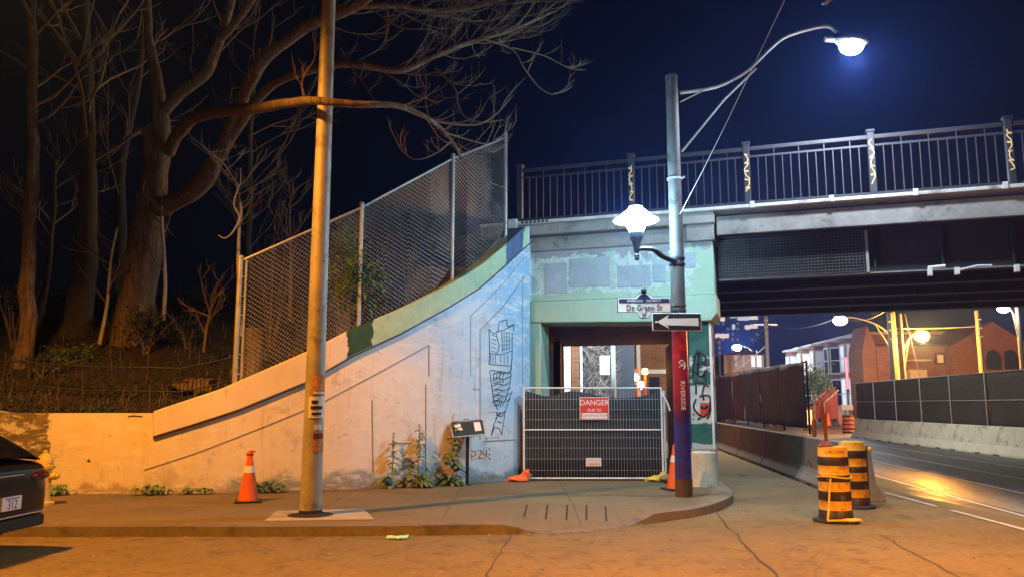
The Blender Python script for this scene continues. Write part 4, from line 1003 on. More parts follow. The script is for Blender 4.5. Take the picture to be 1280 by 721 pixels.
b = MB(); b.text('312', .135, Matrix(((0, 0, 1, .036), (1, 0, 0, .13), (0, 1, 0, .575), (0, 0, 0, 1))), 0, .001, .75); b.box(.0355, .0365, .02, .24, .635, .645); b.build('plate_lettering', M['navy'], pl)
for x in (-.85, -3.65):
    for s in (-1, 1):
        b = MB(); b.lathe([(.2, -.1), (.31, -.1), (.33, -.07), (.33, .07), (.31, .1), (.2, .1)], 26, xf=Matrix.Translation((x, s*.8, .33)) @ Matrix.Rotation(PI/2, 4, 'X')); wo_ = b.build('wheel', M['rubber'], car)
        b = MB(); b.lathe([(.03, -.08), (.2, -.06), (.2, .06), (.03, .08)], 20, xf=Matrix.Translation((x, s*.82, .33)) @ Matrix.Rotation(PI/2, 4, 'X')); b.build('rim', M['chrome'], wo_)

# ------------------------------------------------------------------ weeds along the wall, litter
def leaf_quad(b, p, d, l, w, up=Vector((0, 0, 1)), m=0, droop=.4):
    d = d.normalized(); s = d.cross(up); s = s.normalized() if s.length > 1e-4 else Vector((1, 0, 0))
    a = p; mid = p+d*l*.5+up*l*.08; tip = p+d*l-up*l*droop
    b.add([a, mid+s*w, tip, mid-s*w, mid-up*l*.06], [(0, 1, 4), (1, 2, 4), (2, 3, 4), (3, 0, 4)], m)
def weed(px, py, h, label, seed, spike=True, lush=1.0):
    rnd = random.Random(seed); p, nr, _ = on_plan(px, py); q = p+nr*.18
    t = thing('tall_weed' if spike else 'low_weed', label, 'weed', (q.x, q.y, SZ), 0, 'weeds along the wall foot')
    if spike:
        b = MB(); pts = [Vector((.03*mnoise.noise(Vector((seed, z*2, 0))), .05*z, z*h)) for z in (0, .25, .5, .75, 1)]; b.tube(pts, [.014, .012, .01, .009, .005], 6)
        for k in range(46): z = rnd.uniform(.45, 1)*h; b.ball((.03*mnoise.noise(Vector((seed, z*2/h, 0)))+rnd.uniform(-.025, .025), .05*z/h+rnd.uniform(-.025, .025), z), .014*(1.3-z/h*.6), 0, 6, (1, 1, 1.4))
        b.build('stem', M['stalk'], t)
    b = MB()
    nl = int((52 if spike else 60)*lush)
    for k in range(nl):
        f = rnd.random()**(1.6 if spike else 1.0); z = f*h*(.9 if spike else 1); a = rnd.uniform(0, 2*PI); l = (.3-.2*f)*rnd.uniform(.6, 1.1) if spike else rnd.uniform(.08, .2)
        base_ = Vector((0, .05*f, z)) if spike else Vector((rnd.uniform(-.22, .22), rnd.uniform(-.08, .08), z*.6))
        leaf_quad(b, base_, Vector((math.cos(a), math.sin(a)*.7, .25)), l*1.15, l*.24, droop=.45, m=0 if rnd.random() < .7 else 1)
    b.build('leaves', [M['leaf'], M['leafp']], t)
weed(487, 606, .98, 'slender tall dry weed, leftmost of the three spiked ones by the wall', 3, True, .6)
weed(519, 607, 1.12, 'tall spiked weed with dark leaves between the two others', 4, True, 1.3)
weed(560, 605, 1.3, 'tallest spiked weed beside the information board post', 6, True, 1.5)
weed(332, 615, .28, 'dark leafy weed right of the cone at the wall foot', 7, False, 1.2)
weed(196, 616, .2, 'low weed tuft left of the cone at the wall foot', 8, False, .8)
weed(247, 617, .12, 'tiny weed in the pavement joint left of the cone', 10, False, .5)
weed(75, 616, .25, 'dark weed clump by the hydrant at the torn paint edge', 12, False, 1.0)
g = G(497, 673); b = MB(); N = 9
for i in range(N+1):
    for j in range(4): x = -.13+.26*i/N; b.v.append((x, -.07+.045*j+.03*math.sin(i*.9), .012+.03*abs(mnoise.noise(Vector((i*.6, j*.9, 2))))+.025*math.sin(PI*j/3)))
for i in range(N):
    for j in range(3): a = i*4+j; b.f.append([a, a+4, a+5, a+1]); b.mi.append(0); b.sm.append(True)
o = b.build('litter', M['mask']); o.location = (g.x, g.y, .0); s = o.modifiers.new('thick', 'SOLIDIFY'); s.thickness = .003
tag(o, 'crumpled pale blue wrapper lying on the asphalt below the kerb', 'litter')
b = MB(); b.prism([(-.1, -.03), (.12, -.04), (.1, .05), (-.08, .03)], .0, .012); o = b.build('litter', M['paper']); g = G(928, 593); o.location = (g.x, g.y, .005); tag(o, 'scrap of white paper on the ground right of the bollard', 'litter')
g = on_plan(213, 613)[0]; b = MB(); b.ball((0, 0, .04), .05, 0, 8, (1, .8, .8), .4); o = b.build('litter', M['paper']); o.location = (g.x, g.y-.15, SZ); tag(o, 'small white crumpled scrap at the wall foot left of the cone', 'litter')

# ------------------------------------------------------------------ trees
def twigs(b, p, d, L, r, depth, rnd, curl=.35, m=0, spread=.8):
    n = 5; pts = [p]; dd = d.normalized()
    for k in range(n):
        dd = (dd+Vector((rnd.uniform(-.22, .22), rnd.uniform(-.22, .22), rnd.uniform(-.16, .2)+curl*k/n*.5))).normalized(); pts.append(pts[-1]+dd*(L/n))
    b.tube(pts, [r*(1-.13*k) for k in range(n+1)], 4 if depth > 1 else 3, m, False)
    if depth <= 0: return
    for k in range(2, n+1):
        if rnd.random() < .82:
            q = pts[k]; e = (pts[k]-pts[k-1]).normalized(); s = Vector((rnd.uniform(-1, 1), rnd.uniform(-1, 1), rnd.uniform(-.7, .9)))
            twigs(b, q, (e+s*spread).normalized(), L*rnd.uniform(.35, .65), r*.58, depth-1, rnd, curl, m, spread)
def limb(b, pts, n=10):
    P_ = smooth_poly([p for p, r in pts], 4)
    P_ = [q+Vector((mnoise.noise(q*1.3), mnoise.noise(q*1.3+Vector((7, 0, 0))), 0))*.07*min(1, pts[0][1]*6) for q in P_]
    b.tube(P_, [x*(1+.16*mnoise.noise(P_[i_]*2.3)) for i_, x in enumerate([x for i in range(len(pts)-1) for x in [lerp(pts[i][1], pts[i+1][1], k/4) for k in range(4)]]+[pts[-1][1]])], n)
def PL(*q): return [(W(px, py, Y), r) for px, py, Y, r in q]
# the big tree
tr = thing('bare_tree', 'largest bare tree with a forked trunk and limbs reaching over the pole', 'tree', tuple(W(168, 445, 19)), 0, 'bare trees on the embankment')
bt = MB(); bw = MB(); rnd = random.Random(21)
limb(bt, PL((163, 470, 19, .62), (166, 430, 19, .5), (175, 350, 19, .42), (186, 270, 19, .36), (194, 215, 19, .3), (200, 150, 19, .2), (193, 90, 19.2, .14), (185, 30, 19.4, .11), (184, -60, 19.6, .08)), 16)
big = [PL((192, 230, 19, .2), (186, 190, 18.9, .17), (183, 160, 18.8, .1)),
       PL((200, 145, 19, .14), (222, 120, 18.8, .15), (256, 92, 18.5, .14), (274, 50, 18.2, .12), (292, -10, 18, .1), (300, -70, 18, .07)),
       PL((190, 262, 19, .26), (225, 248, 18.4, .2), (255, 225, 17.8, .2), (283, 180, 17, .17), (305, 120, 16, .15), (335, 70, 15, .13), (385, 33, 14, .11), (440, 10, 13.4, .09), (490, -25, 13, .07)),
       PL((274, 50, 18.2, .1), (300, 22, 17.6, .09), (330, -20, 17, .07)),
       PL((210, 190, 19, .16), (235, 152, 17.5, .13), (275, 140, 15.8, .12), (325, 135, 13, .09), (380, 127, 10.75, .062), (440, 131, 10.5, .05), (500, 133, 10.9, .042), (532, 145, 11.5, .036), (552, 163, 12, .03), (566, 182, 12.3, .024), (577, 202, 12.6, .018)),
       PL((283, 180, 17, .12), (330, 115, 15.5, .09), (385, 88, 14, .075), (440, 80, 13.4, .065), (500, 88, 13.2, .058), (540, 72, 13.2, .05), (585, 53, 13.2, .042), (640, 38, 13.4, .03), (690, 15, 13.6, .018)),
       PL((385, 33, 14, .08), (440, 10, 13.6, .06), (500, 8, 13.5, .05), (545, 14, 13.5, .042), (600, 8, 13.6, .033), (650, -8, 13.8, .02))]
for l in big: limb(bt, l, 12)
def sprinkle(l, nmin, L, r, depth, from_=0.35, curl=.5, dz=0.0):
    P = smooth_poly([p for p, _ in l], 4)
    for k in range(nmin):
        i = int(lerp(from_, .98, (k+rnd.random())/nmin)*(len(P)-1)); i = min(i, len(P)-2)
        d = (P[i+1]-P[i]).normalized(); s = Vector((rnd.uniform(-.6, .9), rnd.uniform(-.8, .8), rnd.uniform(-.8, .8)+dz))
        twigs(bw, P[i], d*.7+s*.8, L*rnd.uniform(.6, 1.2), r, depth, rnd, curl)
sprinkle(big[4], 10, .9, .009, 2, .55, .9); sprinkle(big[5], 22, 1.2, .01, 3, .4, .8); sprinkle(big[6], 18, 1.1, .01, 3, .3, .5, -.2)
sprinkle(big[2], 8, 1.4, .014, 2, .5, .4); sprinkle(big[1], 5, 1.4, .02, 2, .4); sprinkle(big[3], 4, 1.3, .018, 2)
for (a, L_, sd) in ((PL((545, 152, 11.9, .022), (575, 156, 12.1, .02), (600, 155, 12.2, .016), (622, 142, 12.3, .01), (636, 125, 12.3, .006)), .5, 1), (PL((562, 178, 12.2, .016), (545, 192, 12.1, .014), (520, 200, 12, .011), (502, 188, 12, .008), (490, 165, 12, .005)), .3, 2),
                    (PL((555, 165, 12, .016), (575, 172, 12.2, .014), (608, 180, 12.4, .012), (628, 170, 12.5, .009), (640, 155, 12.5, .005)), .5, 3), (PL((545, 85, 13.2, .025), (568, 110, 12.9, .02), (572, 130, 12.7, .016), (580, 145, 12.6, .012), (600, 153, 12.6, .008), (630, 150, 12.7, .005)), .5, 4),
                    (PL((600, 48, 13.3, .02), (640, 62, 13.4, .016), (655, 85, 13.4, .013), (675, 110, 13.5, .01), (695, 118, 13.5, .007), (718, 100, 13.5, .004)), .45, 5), (PL((640, 60, 13.4, .013), (680, 70, 13.5, .01), (710, 85, 13.6, .007), (732, 88, 13.6, .004)), .4, 6),
                    (PL((425, 60, 13.6, .018), (440, 85, 13.2, .014), (455, 105, 13, .01), (470, 128, 12.8, .006)), .35, 7), (PL((380, 120, 10.9, .02), (378, 100, 10.9, .012), (392, 75, 11, .008), (396, 58, 11, .005)), .35, 8),
                    (PL((466, 13, 13.5, .018), (500, 35, 13.3, .014), (540, 38, 13.3, .01), (570, 52, 13.3, .006)), .6, 9)):
    limb(bw, a, 5); P = [p for p, _ in a]
    for k in range(7):
        i = rnd.randint(1, len(P)-1); twigs(bw, P[i].lerp(P[i-1], rnd.random()), (P[i]-P[i-1]).normalized()*.5+Vector((rnd.uniform(-.5, .7), rnd.uniform(-.5, .5), rnd.uniform(.1, .9))), L_*rnd.uniform(.5, 1.1), .007, 1, rnd, .6)
bt.build('trunk', M['bark'], tr, True); bw.build('crown', M['twig'], tr, True)
def bare_tree(path, label, seed, nlimb=9, LL=2.6, m=None, from_=.55):
    rnd = random.Random(seed); t = thing('bare_tree', label, 'tree', tuple(path[0][0]), 0, 'bare trees on the embankment')
    b = MB(); limb(b, path, 12); P = smooth_poly([p for p, r in path], 4); r0 = path[-1][1]; bw = MB()
    for k in range(nlimb):
        i = int(lerp(from_, 1, k/nlimb)*(len(P)-1)); a = rnd.uniform(0, 2*PI)
        twigs(bw, P[i], Vector((math.cos(a), math.sin(a)*.6, .7)), LL*rnd.uniform(.6, 1.2), max(.022, r0*.6), 2, rnd, .35)
    b.build('trunk', m or M['bark'], t, True); bw.build('crown', M['twig'], t, True); return t
bare_tree(PL((30, 460, 17.5, .24), (33, 420, 17.5, .19), (36, 300, 17.5, .16), (42, 180, 17.5, .13), (40, 90, 17.6, .115), (40, 0, 17.6, .1), (38, -120, 17.8, .07)), 'slender straight bare tree near the left edge', 31, 9, 2.4)
bare_tree(PL((92, 450, 19.5, .5), (98, 400, 19.5, .34), (107, 320, 19.6, .26), (109, 230, 19.8, .22), (108, 120, 20, .18), (104, 0, 20.2, .14), (100, -120, 20.5, .1)), 'thick based bare tree between the slender one and the largest', 32, 10, 3.0, M['barkd'])
bare_tree(PL((40, 440, 20, .1), (58, 350, 20, .08), (66, 280, 20, .06), (70, 200, 20, .05)), 'thin leaning sapling trunk behind the slender left tree', 33, 7, 1.6, M['barkd'])
bare_tree(PL((124, 430, 18.4, .045), (134, 380, 18.4, .04), (138, 330, 18.3, .03), (146, 285, 18.3, .02)), 'pale thin sapling left of the largest trunk', 34, 7, .9, M['twigp'], .4)
bare_tree(PL((205, 400, 18.7, .05), (206, 340, 18.6, .04), (203, 280, 18.5, .03), (202, 255, 18.5, .02)), 'thin sapling close right of the largest trunk', 35, 6, .8, M['twigp'], .4)
bare_tree(PL((300, 420, 16.2, .05), (298, 300, 16, .03), (301, 262, 16, .022), (296, 230, 16, .015)), 'thin pale twisted sapling behind the first fence post', 36, 8, .9, M['twigp'], .4)
bare_tree(PL((255, 440, 17.2, .035), (258, 410, 17.2, .03), (262, 390, 17.2, .02), (266, 370, 17.2, .012)), 'small bare bush left of the first fence post', 37, 8, .7, M['twig'], .3)
bare_tree(PL((362, 400, 17.5, .05), (364, 330, 17.5, .035), (362, 270, 17.5, .02), (364, 240, 17.5, .012)), 'thin upright sapling with feathery twigs behind the tall pole', 38, 12, .8, M['twig'], .25)
for k, (px, Y, hx, lab) in enumerate(((140, 27, .2, 'dim bare tree far back between the two thick trunks'), (300, 33, .2, 'dim bare tree far back behind the chain link fence'))):
    p = W(px, 420, Y); p.z = emb(p.x, p.y)-.2
    q = [(p, hx*1.4), (p+Vector((.1, 0, 2)), hx), (p+Vector((-.1+.2*(k % 3), 0, 5)), hx*.8), (p+Vector((.3-.3*(k % 2), 0, 8)), hx*.6), (p+Vector((.2, 0, 12)), hx*.3)]
    bare_tree(q, lab, 50+k, 9, 3.6, M['barkd'], .35)
# the white twisted vine hanging by the saplings
b = MB(); limb(b, PL((299, 232, 15.6, .012), (292, 255, 15.6, .018), (299, 272, 15.6, .02), (291, 290, 15.6, .018), (281, 298, 15.6, .013), (273, 294, 15.6, .008)), 6); limb(b, PL((301, 210, 15.6, .008), (299, 232, 15.6, .012), (280, 205, 15.7, .014), (262, 190, 15.7, .012), (240, 172, 15.8, .008)), 6)
rnd = random.Random(77)
for k in range(7): twigs(b, W(262+k*5, 190+k*6, 15.6), Vector((rnd.uniform(-1, 1), 0, rnd.uniform(-.3, 1))), .55, .007, 1, rnd)
tag(b.build('hanging_vine', M['twigp']), 'pale twisted bare vine hanging left of the chain link fence', 'vine')
# stump
p = W(319, 410, 16.3); sp = thing('tree_stump', 'broken grey tree stump behind the chain link fence', 'stump', (p.x, p.y, emb(p.x, p.y)-.1))
b = MB(); b.lathe([(.26, 0), (.22, .15), (.2, .5), (.19, 1.0), (.2, 1.05), (.08, 1.02)], 16); b.build('stump_trunk', M['bark'], sp)
# shrubs
def shrub(px, py, Y, rx, rz, n, label, seed, m, ls=.09, group='shrubs on the embankment', ry=None, name='shrub', loose=.25):
    rnd = random.Random(seed); c = W(px, py, Y); z0 = emb(c.x, c.y)-.05; t = thing(name, label, 'shrub', (c.x, c.y, min(z0, c.z-rz*.4)), 0, group)
    b = MB(); bs = MB(); ry = ry or rx*.7
    for k in range(n):
        d = Vector((rnd.gauss(0, 1), rnd.gauss(0, 1), rnd.gauss(0, 1))).normalized(); q = rnd.random()**.45
        cl = .55+.75*mnoise.noise(d*1.9+Vector((seed, 0, 0)))+loose*rnd.random()
        p = c+Vector((d.x*rx, d.y*ry, d.z*rz))*q*max(.25, cl)
        leaf_quad(b, p, Vector((rnd.uniform(-1, 1), rnd.uniform(-1, 1), rnd.uniform(-.5, .6))), ls*rnd.uniform(.6, 1.5), ls*.3, m=0)
    for k in range(9):
        e = c+Vector((rnd.uniform(-.8, .8)*rx, rnd.uniform(-.6, .6)*ry, rnd.uniform(0, .9)*rz)); s0 = Vector((c.x+rnd.uniform(-.1, .1), c.y, min(z0, c.z-rz*.4))); bs.tube([s0, s0.lerp(e, .5)+Vector((rnd.uniform(-.1, .1), 0, .1)), e], [.015, .01, .005], 4)
    b.build('leaves', m, t, True); bs.build('stems', M['twig'], t, True); return t
shrub(445, 345, 14.9, .8, .95, 950, 'bright green leafy shrub pushing through the fence at the second post', 1, M['leaf'], .1)
shrub(428, 370, 16.2, .75, .75, 520, 'darker green shrub just right of the tall pole behind the fence', 2, M['leafd'], .09)
shrub(430, 300, 15.4, .6, .6, 420, 'thin upper green shrub behind the fence right of the tall pole', 3, M['leaf'], .08)
shrub(510, 330, 16.8, .5, .5, 120, 'sparse shrub behind the middle of the fence', 4, M['leafd'], .07)
shrub(185, 405, 18.2, .8, .55, 420, 'dark ivy mound round the foot of the largest trunk', 5, M['leafd'], .1)
shrub(90, 443, 17.6, 1.0, .35, 380, 'low green undergrowth in front of the thick based tree', 6, M['leaf'], .09)
shrub(20, 375, 18.5, .8, .7, 240, 'dark leafy bush at the left edge behind the slender tree', 7, M['leafd'], .09)
shrub(55, 452, 16.6, 1.0, .3, 260, 'low dark undergrowth at the left edge above the wall', 8, M['leafd'], .08)
shrub(235, 410, 18.6, .7, .6, 200, 'dim leafy bush right of the largest trunk', 9, M['leafd'], .08)
shrub(380, 395, 16.0, .8, .45, 320, 'low dark shrub behind the tall pole above the coping', 10, M['leafd'], .08)
shrub(345, 300, 18.5, .8, .9, 200, 'sparse dark bush behind the fence near the first post', 11, M['leafd'], .07)
# undergrowth: dead stalks, grass and leaf litter over the slope
rnd = random.Random(9); b = MB()
for k in range(11000):
    x = rnd.uniform(-13, .2); d = .45+rnd.random()**1.6*9; y = wall_y(x)+d; z = emb(x, y)
    if rnd.random() < .07:
        h = rnd.uniform(.1, .5)*(.6 if d < 1 else 1); e = Vector((rnd.uniform(-.25, .25), rnd.uniform(-.2, .2), 1))*h; w = .0035
        b.add([(x-w, y, z-.05), (x+w, y, z-.05), (x+e.x, y+e.y, z+e.z)], [(0, 1, 2)], 1)
    else: leaf_quad(b, Vector((x, y, z+rnd.uniform(0, .06))), Vector((rnd.uniform(-1, 1), rnd.uniform(-1, 1), rnd.uniform(-.2, .6))), rnd.uniform(.05, .13), .022, m=0 if rnd.random() < .5 else 2)
o = b.build('undergrowth', [mat('dead_leaves', (.04, .024, .012), .9, .5, 3, 0), M['stalk'], M['leafd']]); tag(o, 'dead stalks and leaf litter covering the dark embankment', 'undergrowth', kind='stuff')
rnd = random.Random(19); b = MB()
for k in range(1500):
    u = rnd.random()
    if u < .4:
        q = fr[rnd.randint(8, len(fr)-20)]; x, y, z = q.x+rnd.uniform(-.25, .25), q.y-abs(rnd.gauss(0, .12))-.03, .006
    elif u < .75:
        x = rnd.uniform(-11, .3); y = wall_y(x)-abs(rnd.gauss(0, .13))-.04; z = SZ+.006
    else: x, y, z = rnd.uniform(-7, 7), rnd.uniform(6.5, 9.8), .006
    if y > 9.9 and u >= .75: continue
    l = rnd.uniform(.015, .06); a = rnd.uniform(0, 6.3); d = Vector((math.cos(a), math.sin(a), rnd.uniform(-.1, .25)))
    leaf_quad(b, Vector((x, y, z)), d, l, l*.3, m=rnd.choice((0, 0, 1, 2)), droop=.0)
tag(b.build('fallen_leaves', [mat('dead_leaf_brown', (.09, .055, .025), .9, .5, 3, 0), M['stalk'], M['ink']]), 'dead leaves and grit gathered along the kerb and wall foot', 'leaves', kind='stuff')
# iron picket fence on the slope
pf = thing('picket_fence', 'low dark iron picket fence along the slope below the trees', 'fence', (-9, 15.6, 1.8))
b = MB(); b2 = MB(); x = -16.0
while x < -5.15:
    y = 15.5+.03*math.sin(x); z = emb(x, y); b.tube([(x, y, z-.1), (x, y, z+.75+.03*math.sin(x*5))], .012, 5, smooth=False); x += .155
for dz in (.15, .6):
    b2.tube([(xx, 15.5, emb(xx, 15.5)+dz) for xx in [-16+k*.6 for k in range(19)]], .014, 5)
b.build('pickets', M['black'], pf, True); b2.build('rail', M['black'], pf, True)
p = W(248, 470, 15.9); b = MB(); b.ball((0, 0, .1), .4, 0, 14, (1.3, .7, .45), .6); o = b.build('boulder', M['soil'] if 0 else mat('tan_boulder', (.12, .08, .05), .9, .4, 3, .5)); o.location = (p.x, p.y, emb(p.x, p.y)); tag(o, 'tan boulder on the slope left of the first fence post', 'boulder')

# ------------------------------------------------------------------ beyond the footway opening
p = W(705, 470, 31)
bb = thing('brick_building', 'pale corner of a building seen through the footway opening on the left', 'building', (p.x, 31, 0))
b = MB(); b.box(-6, -.02, .3, 8, 0, 7); b.build('side_wall', M['bricko'], bb)
b = MB(); b.box(0, .26, 0, .4, 0, 7); b.build('corner_pier', M['trim'], bb, bevel=.01)
b = MB(); b.box(.29, .58, .05, .5, 0, 7); b.build('corner_post', M['bricko'], bb)
b = MB(); b.tube([(.66, -.05, 0), (.66, -.05, 7)], .05, 10); b.build('downpipe', M['white'], bb)
b = MB(); b.box(.75, 3.1, 2.5, 2.9, 0, 7); b.build('rear_wall', mat('slate_blue_render', (.05, .07, .1), .8, .4, 1.5, .3), bb)
rnd = random.Random(4); iv = MB()
for k in range(95): q = W(rnd.uniform(727, 764), rnd.uniform(430, 490), 32.9); twigs(iv, q, Vector((rnd.uniform(-1, 1), -.15, rnd.uniform(-1, 1))), rnd.uniform(.35, .8), .014, 1, rnd, .3)
tag(iv.build('climbing_plant', M['twigp']), 'pale tangled bare climber on the blue wall beyond the footway', 'plant')
p = W(756, 456, 32.4); b = MB(); b.box(-.2, .2, 0, .04, -.38, .38); o = b.build('wall_sign', M['signwhite']); o.location = p; tag(o, 'white rectangular board on the blue wall beyond the footway', 'sign')
p = W(767, 470, 30); b = MB(); b.lathe([(.1, 0), (.09, 3), (.085, 6)], 14); o = b.build('thin_pole', mat('grey_green_pole', (.28, .36, .33), .6, .2, 3, .1)); o.location = (p.x, p.y, 0); tag(o, 'grey green pole beyond the footway beside the white board', 'pole')
p = W(787, 470, 36); oh = thing('brick_building', 'orange lit brick house beyond the footway opening on the right', 'building', (p.x, 38, 0))
b = MB(); b.box(-.9, 3.2, 0, 6, 0, 8); b.build('wall', M['bricko'], oh)
b = MB(); b.box(-.3, .2, -.03, .02, 1.6, 2.9); b.box(1.2, 1.7, -.03, .02, 1.6, 2.9); b.build('window', M['glassd'], oh)
b = MB(); b.box(.62, .8, -.12, -.01, 0, 8); b.box(-.9, 3.2, -.08, -.01, 3.05, 3.25); b.build('trim', M['trim'], oh)
# car and amber beacon in the lane
p = W(797, 480, 34); cc = thing('work_light', 'cluster of glowing work lamps on a mast beyond the footway opening', 'light', (p.x, 34, 0))
b = MB(); b.tube([(0, .1, 0), (0, .1, 3.2)], .05, 8); b.box(-.75, .3, .06, .12, 2.45, 2.52); b.tube([(-.7, .1, 2.48), (0, .1, 1.2)], .03, 6); b.build('mast', M['orange'], cc)
for px_, py_, r_ in ((777, 477, .13), (795, 471, .15), (802, 481, .17), (784, 486, .1)):
    q = W(px_, py_, 33.9); b = MB(); b.ball((q.x-p.x, 0, q.z), r_, 0, 12, (1, .6, 1)); lh = b.build('lamp', M['headlamp'], cc)
    b = MB(); b.lathe([(r_*1.15, .08), (r_*1.2, .1), (r_*1.1, .14), (r_*.5, .2)], 14, xf=Matrix.Translation((q.x-p.x, 0, q.z)) @ Matrix.Rotation(-PI/2, 4, 'X')); b.build('housing', M['steel'], lh)
b = MB(); b.prism([(-1.0, .3), (1.0, .3), (1.0, 1.6), (-1.0, 1.6)], .5, 1.5); b.build('trailer_box', M['orange'], cc, bevel=.06)
p = W(806, 464, 28); bk = thing('warning_light', 'amber warning light glowing on a post beyond the footway', 'light', (p.x, 28, 0))
b = MB(); b.tube([(0, 0, 0), (0, 0, p.z-.1)], .04, 8); b.build('post', M['orange'], bk)
b = MB(); b.lathe([(.03, -.11), (.1, -.1), (.11, 0), (.1, .1), (.03, .12)], 16, xf=T(0, 0, p.z)); b.build('lens', M['amber'], bk)
AMB = p.copy()

# ------------------------------------------------------------------ far street: row houses
rh = thing('row_house', 'long row of red brick houses with pale window frames and bracketed cornice', 'house', (29.8, 68, 0), -math.atan(.07))
b = MB(); b.box(0, 9, 0, 23, 0, 7.5); b.build('wall', M['brick'], rh)
b = MB(); b.box(-.35, 9, -.2, 23.2, 7.503, 7.75); b.build('cornice', M['trim'], rh, bevel=.05)
for k in range(5):
    y = .5+k*4.4
    b = MB(); b.prism([(0, y), (-1.05, y+.75), (-1.05, y+2.2), (0, y+2.95)], 0, 7.3); bay = b.build('bay', M['brick'], rh)
    b = MB(); b.prism([(.0, y-.2), (-1.35, y+.6), (-1.35, y+2.4), (0, y+3.1)], 7.303, 7.5); b.build('bay_roof', M['trim'], rh)
    for z0, z1 in ((4.5, 6.7), (1.3, 3.8)):
        for (ax, ay, bx_, by_) in ((0, y, -1.05, y+.75), (-1.05, y+.75, -1.05, y+2.2)):
            Lw = math.hypot(bx_-ax, by_-ay); X = Matrix.Translation((ax, ay, 0)) @ Matrix.Rotation(math.atan2(by_-ay, bx_-ax), 4, 'Z')
            sg_ = 1
            b = MB(); b.box(.08, Lw-.08, .003, .07, z0-.15, z0, xf=X); b.box(.08, Lw-.08, .003, .07, z1, z1+.15, xf=X); b.box(.08, .2, .003, .07, z0, z1, xf=X); b.box(Lw-.2, Lw-.08, .003, .07, z0, z1, xf=X); b.box(.2, Lw-.2, .003, .07, (z0+z1)/2-.05, (z0+z1)/2+.05, xf=X); f = b.build('window', M['trim'], rh)
            b = MB(); b.box(.2, Lw-.2, .004, .03, z0, z1, xf=X); b.build('pane', M['litwin'] if (k == 3 and z0 > 4) else M['litwinc'] if (k == 0 and z0 < 4) else M['litwind'] if k % 2 == 0 else M['glassd'], f)
    b = MB(); b.tube([(-.1, y+3.4, .2), (-.1, y+3.4, 7.3)], .1, 8); b.build('downpipe', M['trim'], rh)
# end gable wall windows and red neon
b = MB(); b.box(1.2, 1.9, -.05, -.002, 4.5, 5.6); b.box(5.2, 5.7, -.05, -.002, 3.5, 6.2); b.build('side_window', M['glassd'], rh)
p = W(1059, 466, 67.2); b = MB(); b.box(-.07, .07, 0, .1, -1.3, 1.3); o = b.build('neon_sign', M['reds']); o.location = p; tag(o, 'thin upright red glowing sign at the corner of the brick row', 'sign')
# red porch with steps
p = G(1030, 527); pr = thing('porch', 'red wooden porch with white railing edges below the brick row', 'porch', (26.6, 66, 0))
q0 = W(1019, 503, 66); q1 = W(1047, 480, 66)
def rel(px, py, Y=66): w = W(px, py, Y); return (w.x-26.6, w.z)
b = MB(); b.slab([rel(1019, 522), rel(1019, 503), rel(1040, 483), rel(1047, 483), rel(1047, 522)], .4, 1.5); b.slab([rel(1029, 523), rel(1029, 503), rel(1045, 488), rel(1046, 523)], -.3, .2); b.build('side_panel', M['redwood'], pr)
b = MB()
for a, c, y in (((1019, 522), (1019, 503), .35), ((1019, 503), (1040, 483), .35), ((1028, 524), (1028, 503), -.35), ((1028, 503), (1046, 487), -.35)): s0 = rel(*a); s1 = rel(*c); b.tube([(s0[0], y, s0[1]), (s1[0], y, s1[1])], .09, 6)
b.build('railing', mat('tan_rail', (.55, .36, .2), .7, .2, 3, .1), pr)
b = MB(); s0 = rel(1046, 523); s1 = rel(1057, 490)
for k in range(6): b.box(s0[0]+.1, s0[0]+2.2, 1.2-k*.28, 1.5-k*.28, 0, 1.6-k*.27)
b.build('steps', M['conc'], pr)
# leafy street tree before the houses
ft = thing('street_tree', 'small green street tree beside the hoarding end in front of the brick row', 'tree', (21.6, 58, 0))
b = MB(); b.tube([(21.6, 58, 0), (21.65, 58, 1.8), (21.7, 58, 3.2)], [.12, .1, .06], 8); b.build('trunk', M['bark'], ft, True)
rnd = random.Random(2); b = MB()
for k in range(1500):
    d = Vector((rnd.gauss(0, 1), rnd.gauss(0, 1), rnd.gauss(0, 1))).normalized(); q = rnd.random()**.5*(.6+.7*mnoise.noise(d*2.2+Vector((3, 1, 0)))+.3*rnd.random())
    leaf_quad(b, Vector((21.9, 58, 3.3))+Vector((d.x*1.5, d.y*1.2, d.z*1.5))*q, Vector((rnd.uniform(-1, 1), rnd.uniform(-1, 1), rnd.uniform(-1, .5))), .2, .065)
b.build('crown', M['leafd'], ft, True)
p = W(1010, 510, 50); b = MB(); b.box(-.35, .35, -.02, .02, 0, 1.5); b.box(-.22, .22, -.03, -.021, .4, 1.3, 1); o = b.build('sandwich_board', [M['black'], M['paper']]); o.location = (p.x, p.y, 0); tag(o, 'dark notice board on the pavement by the far street tree', 'sign')
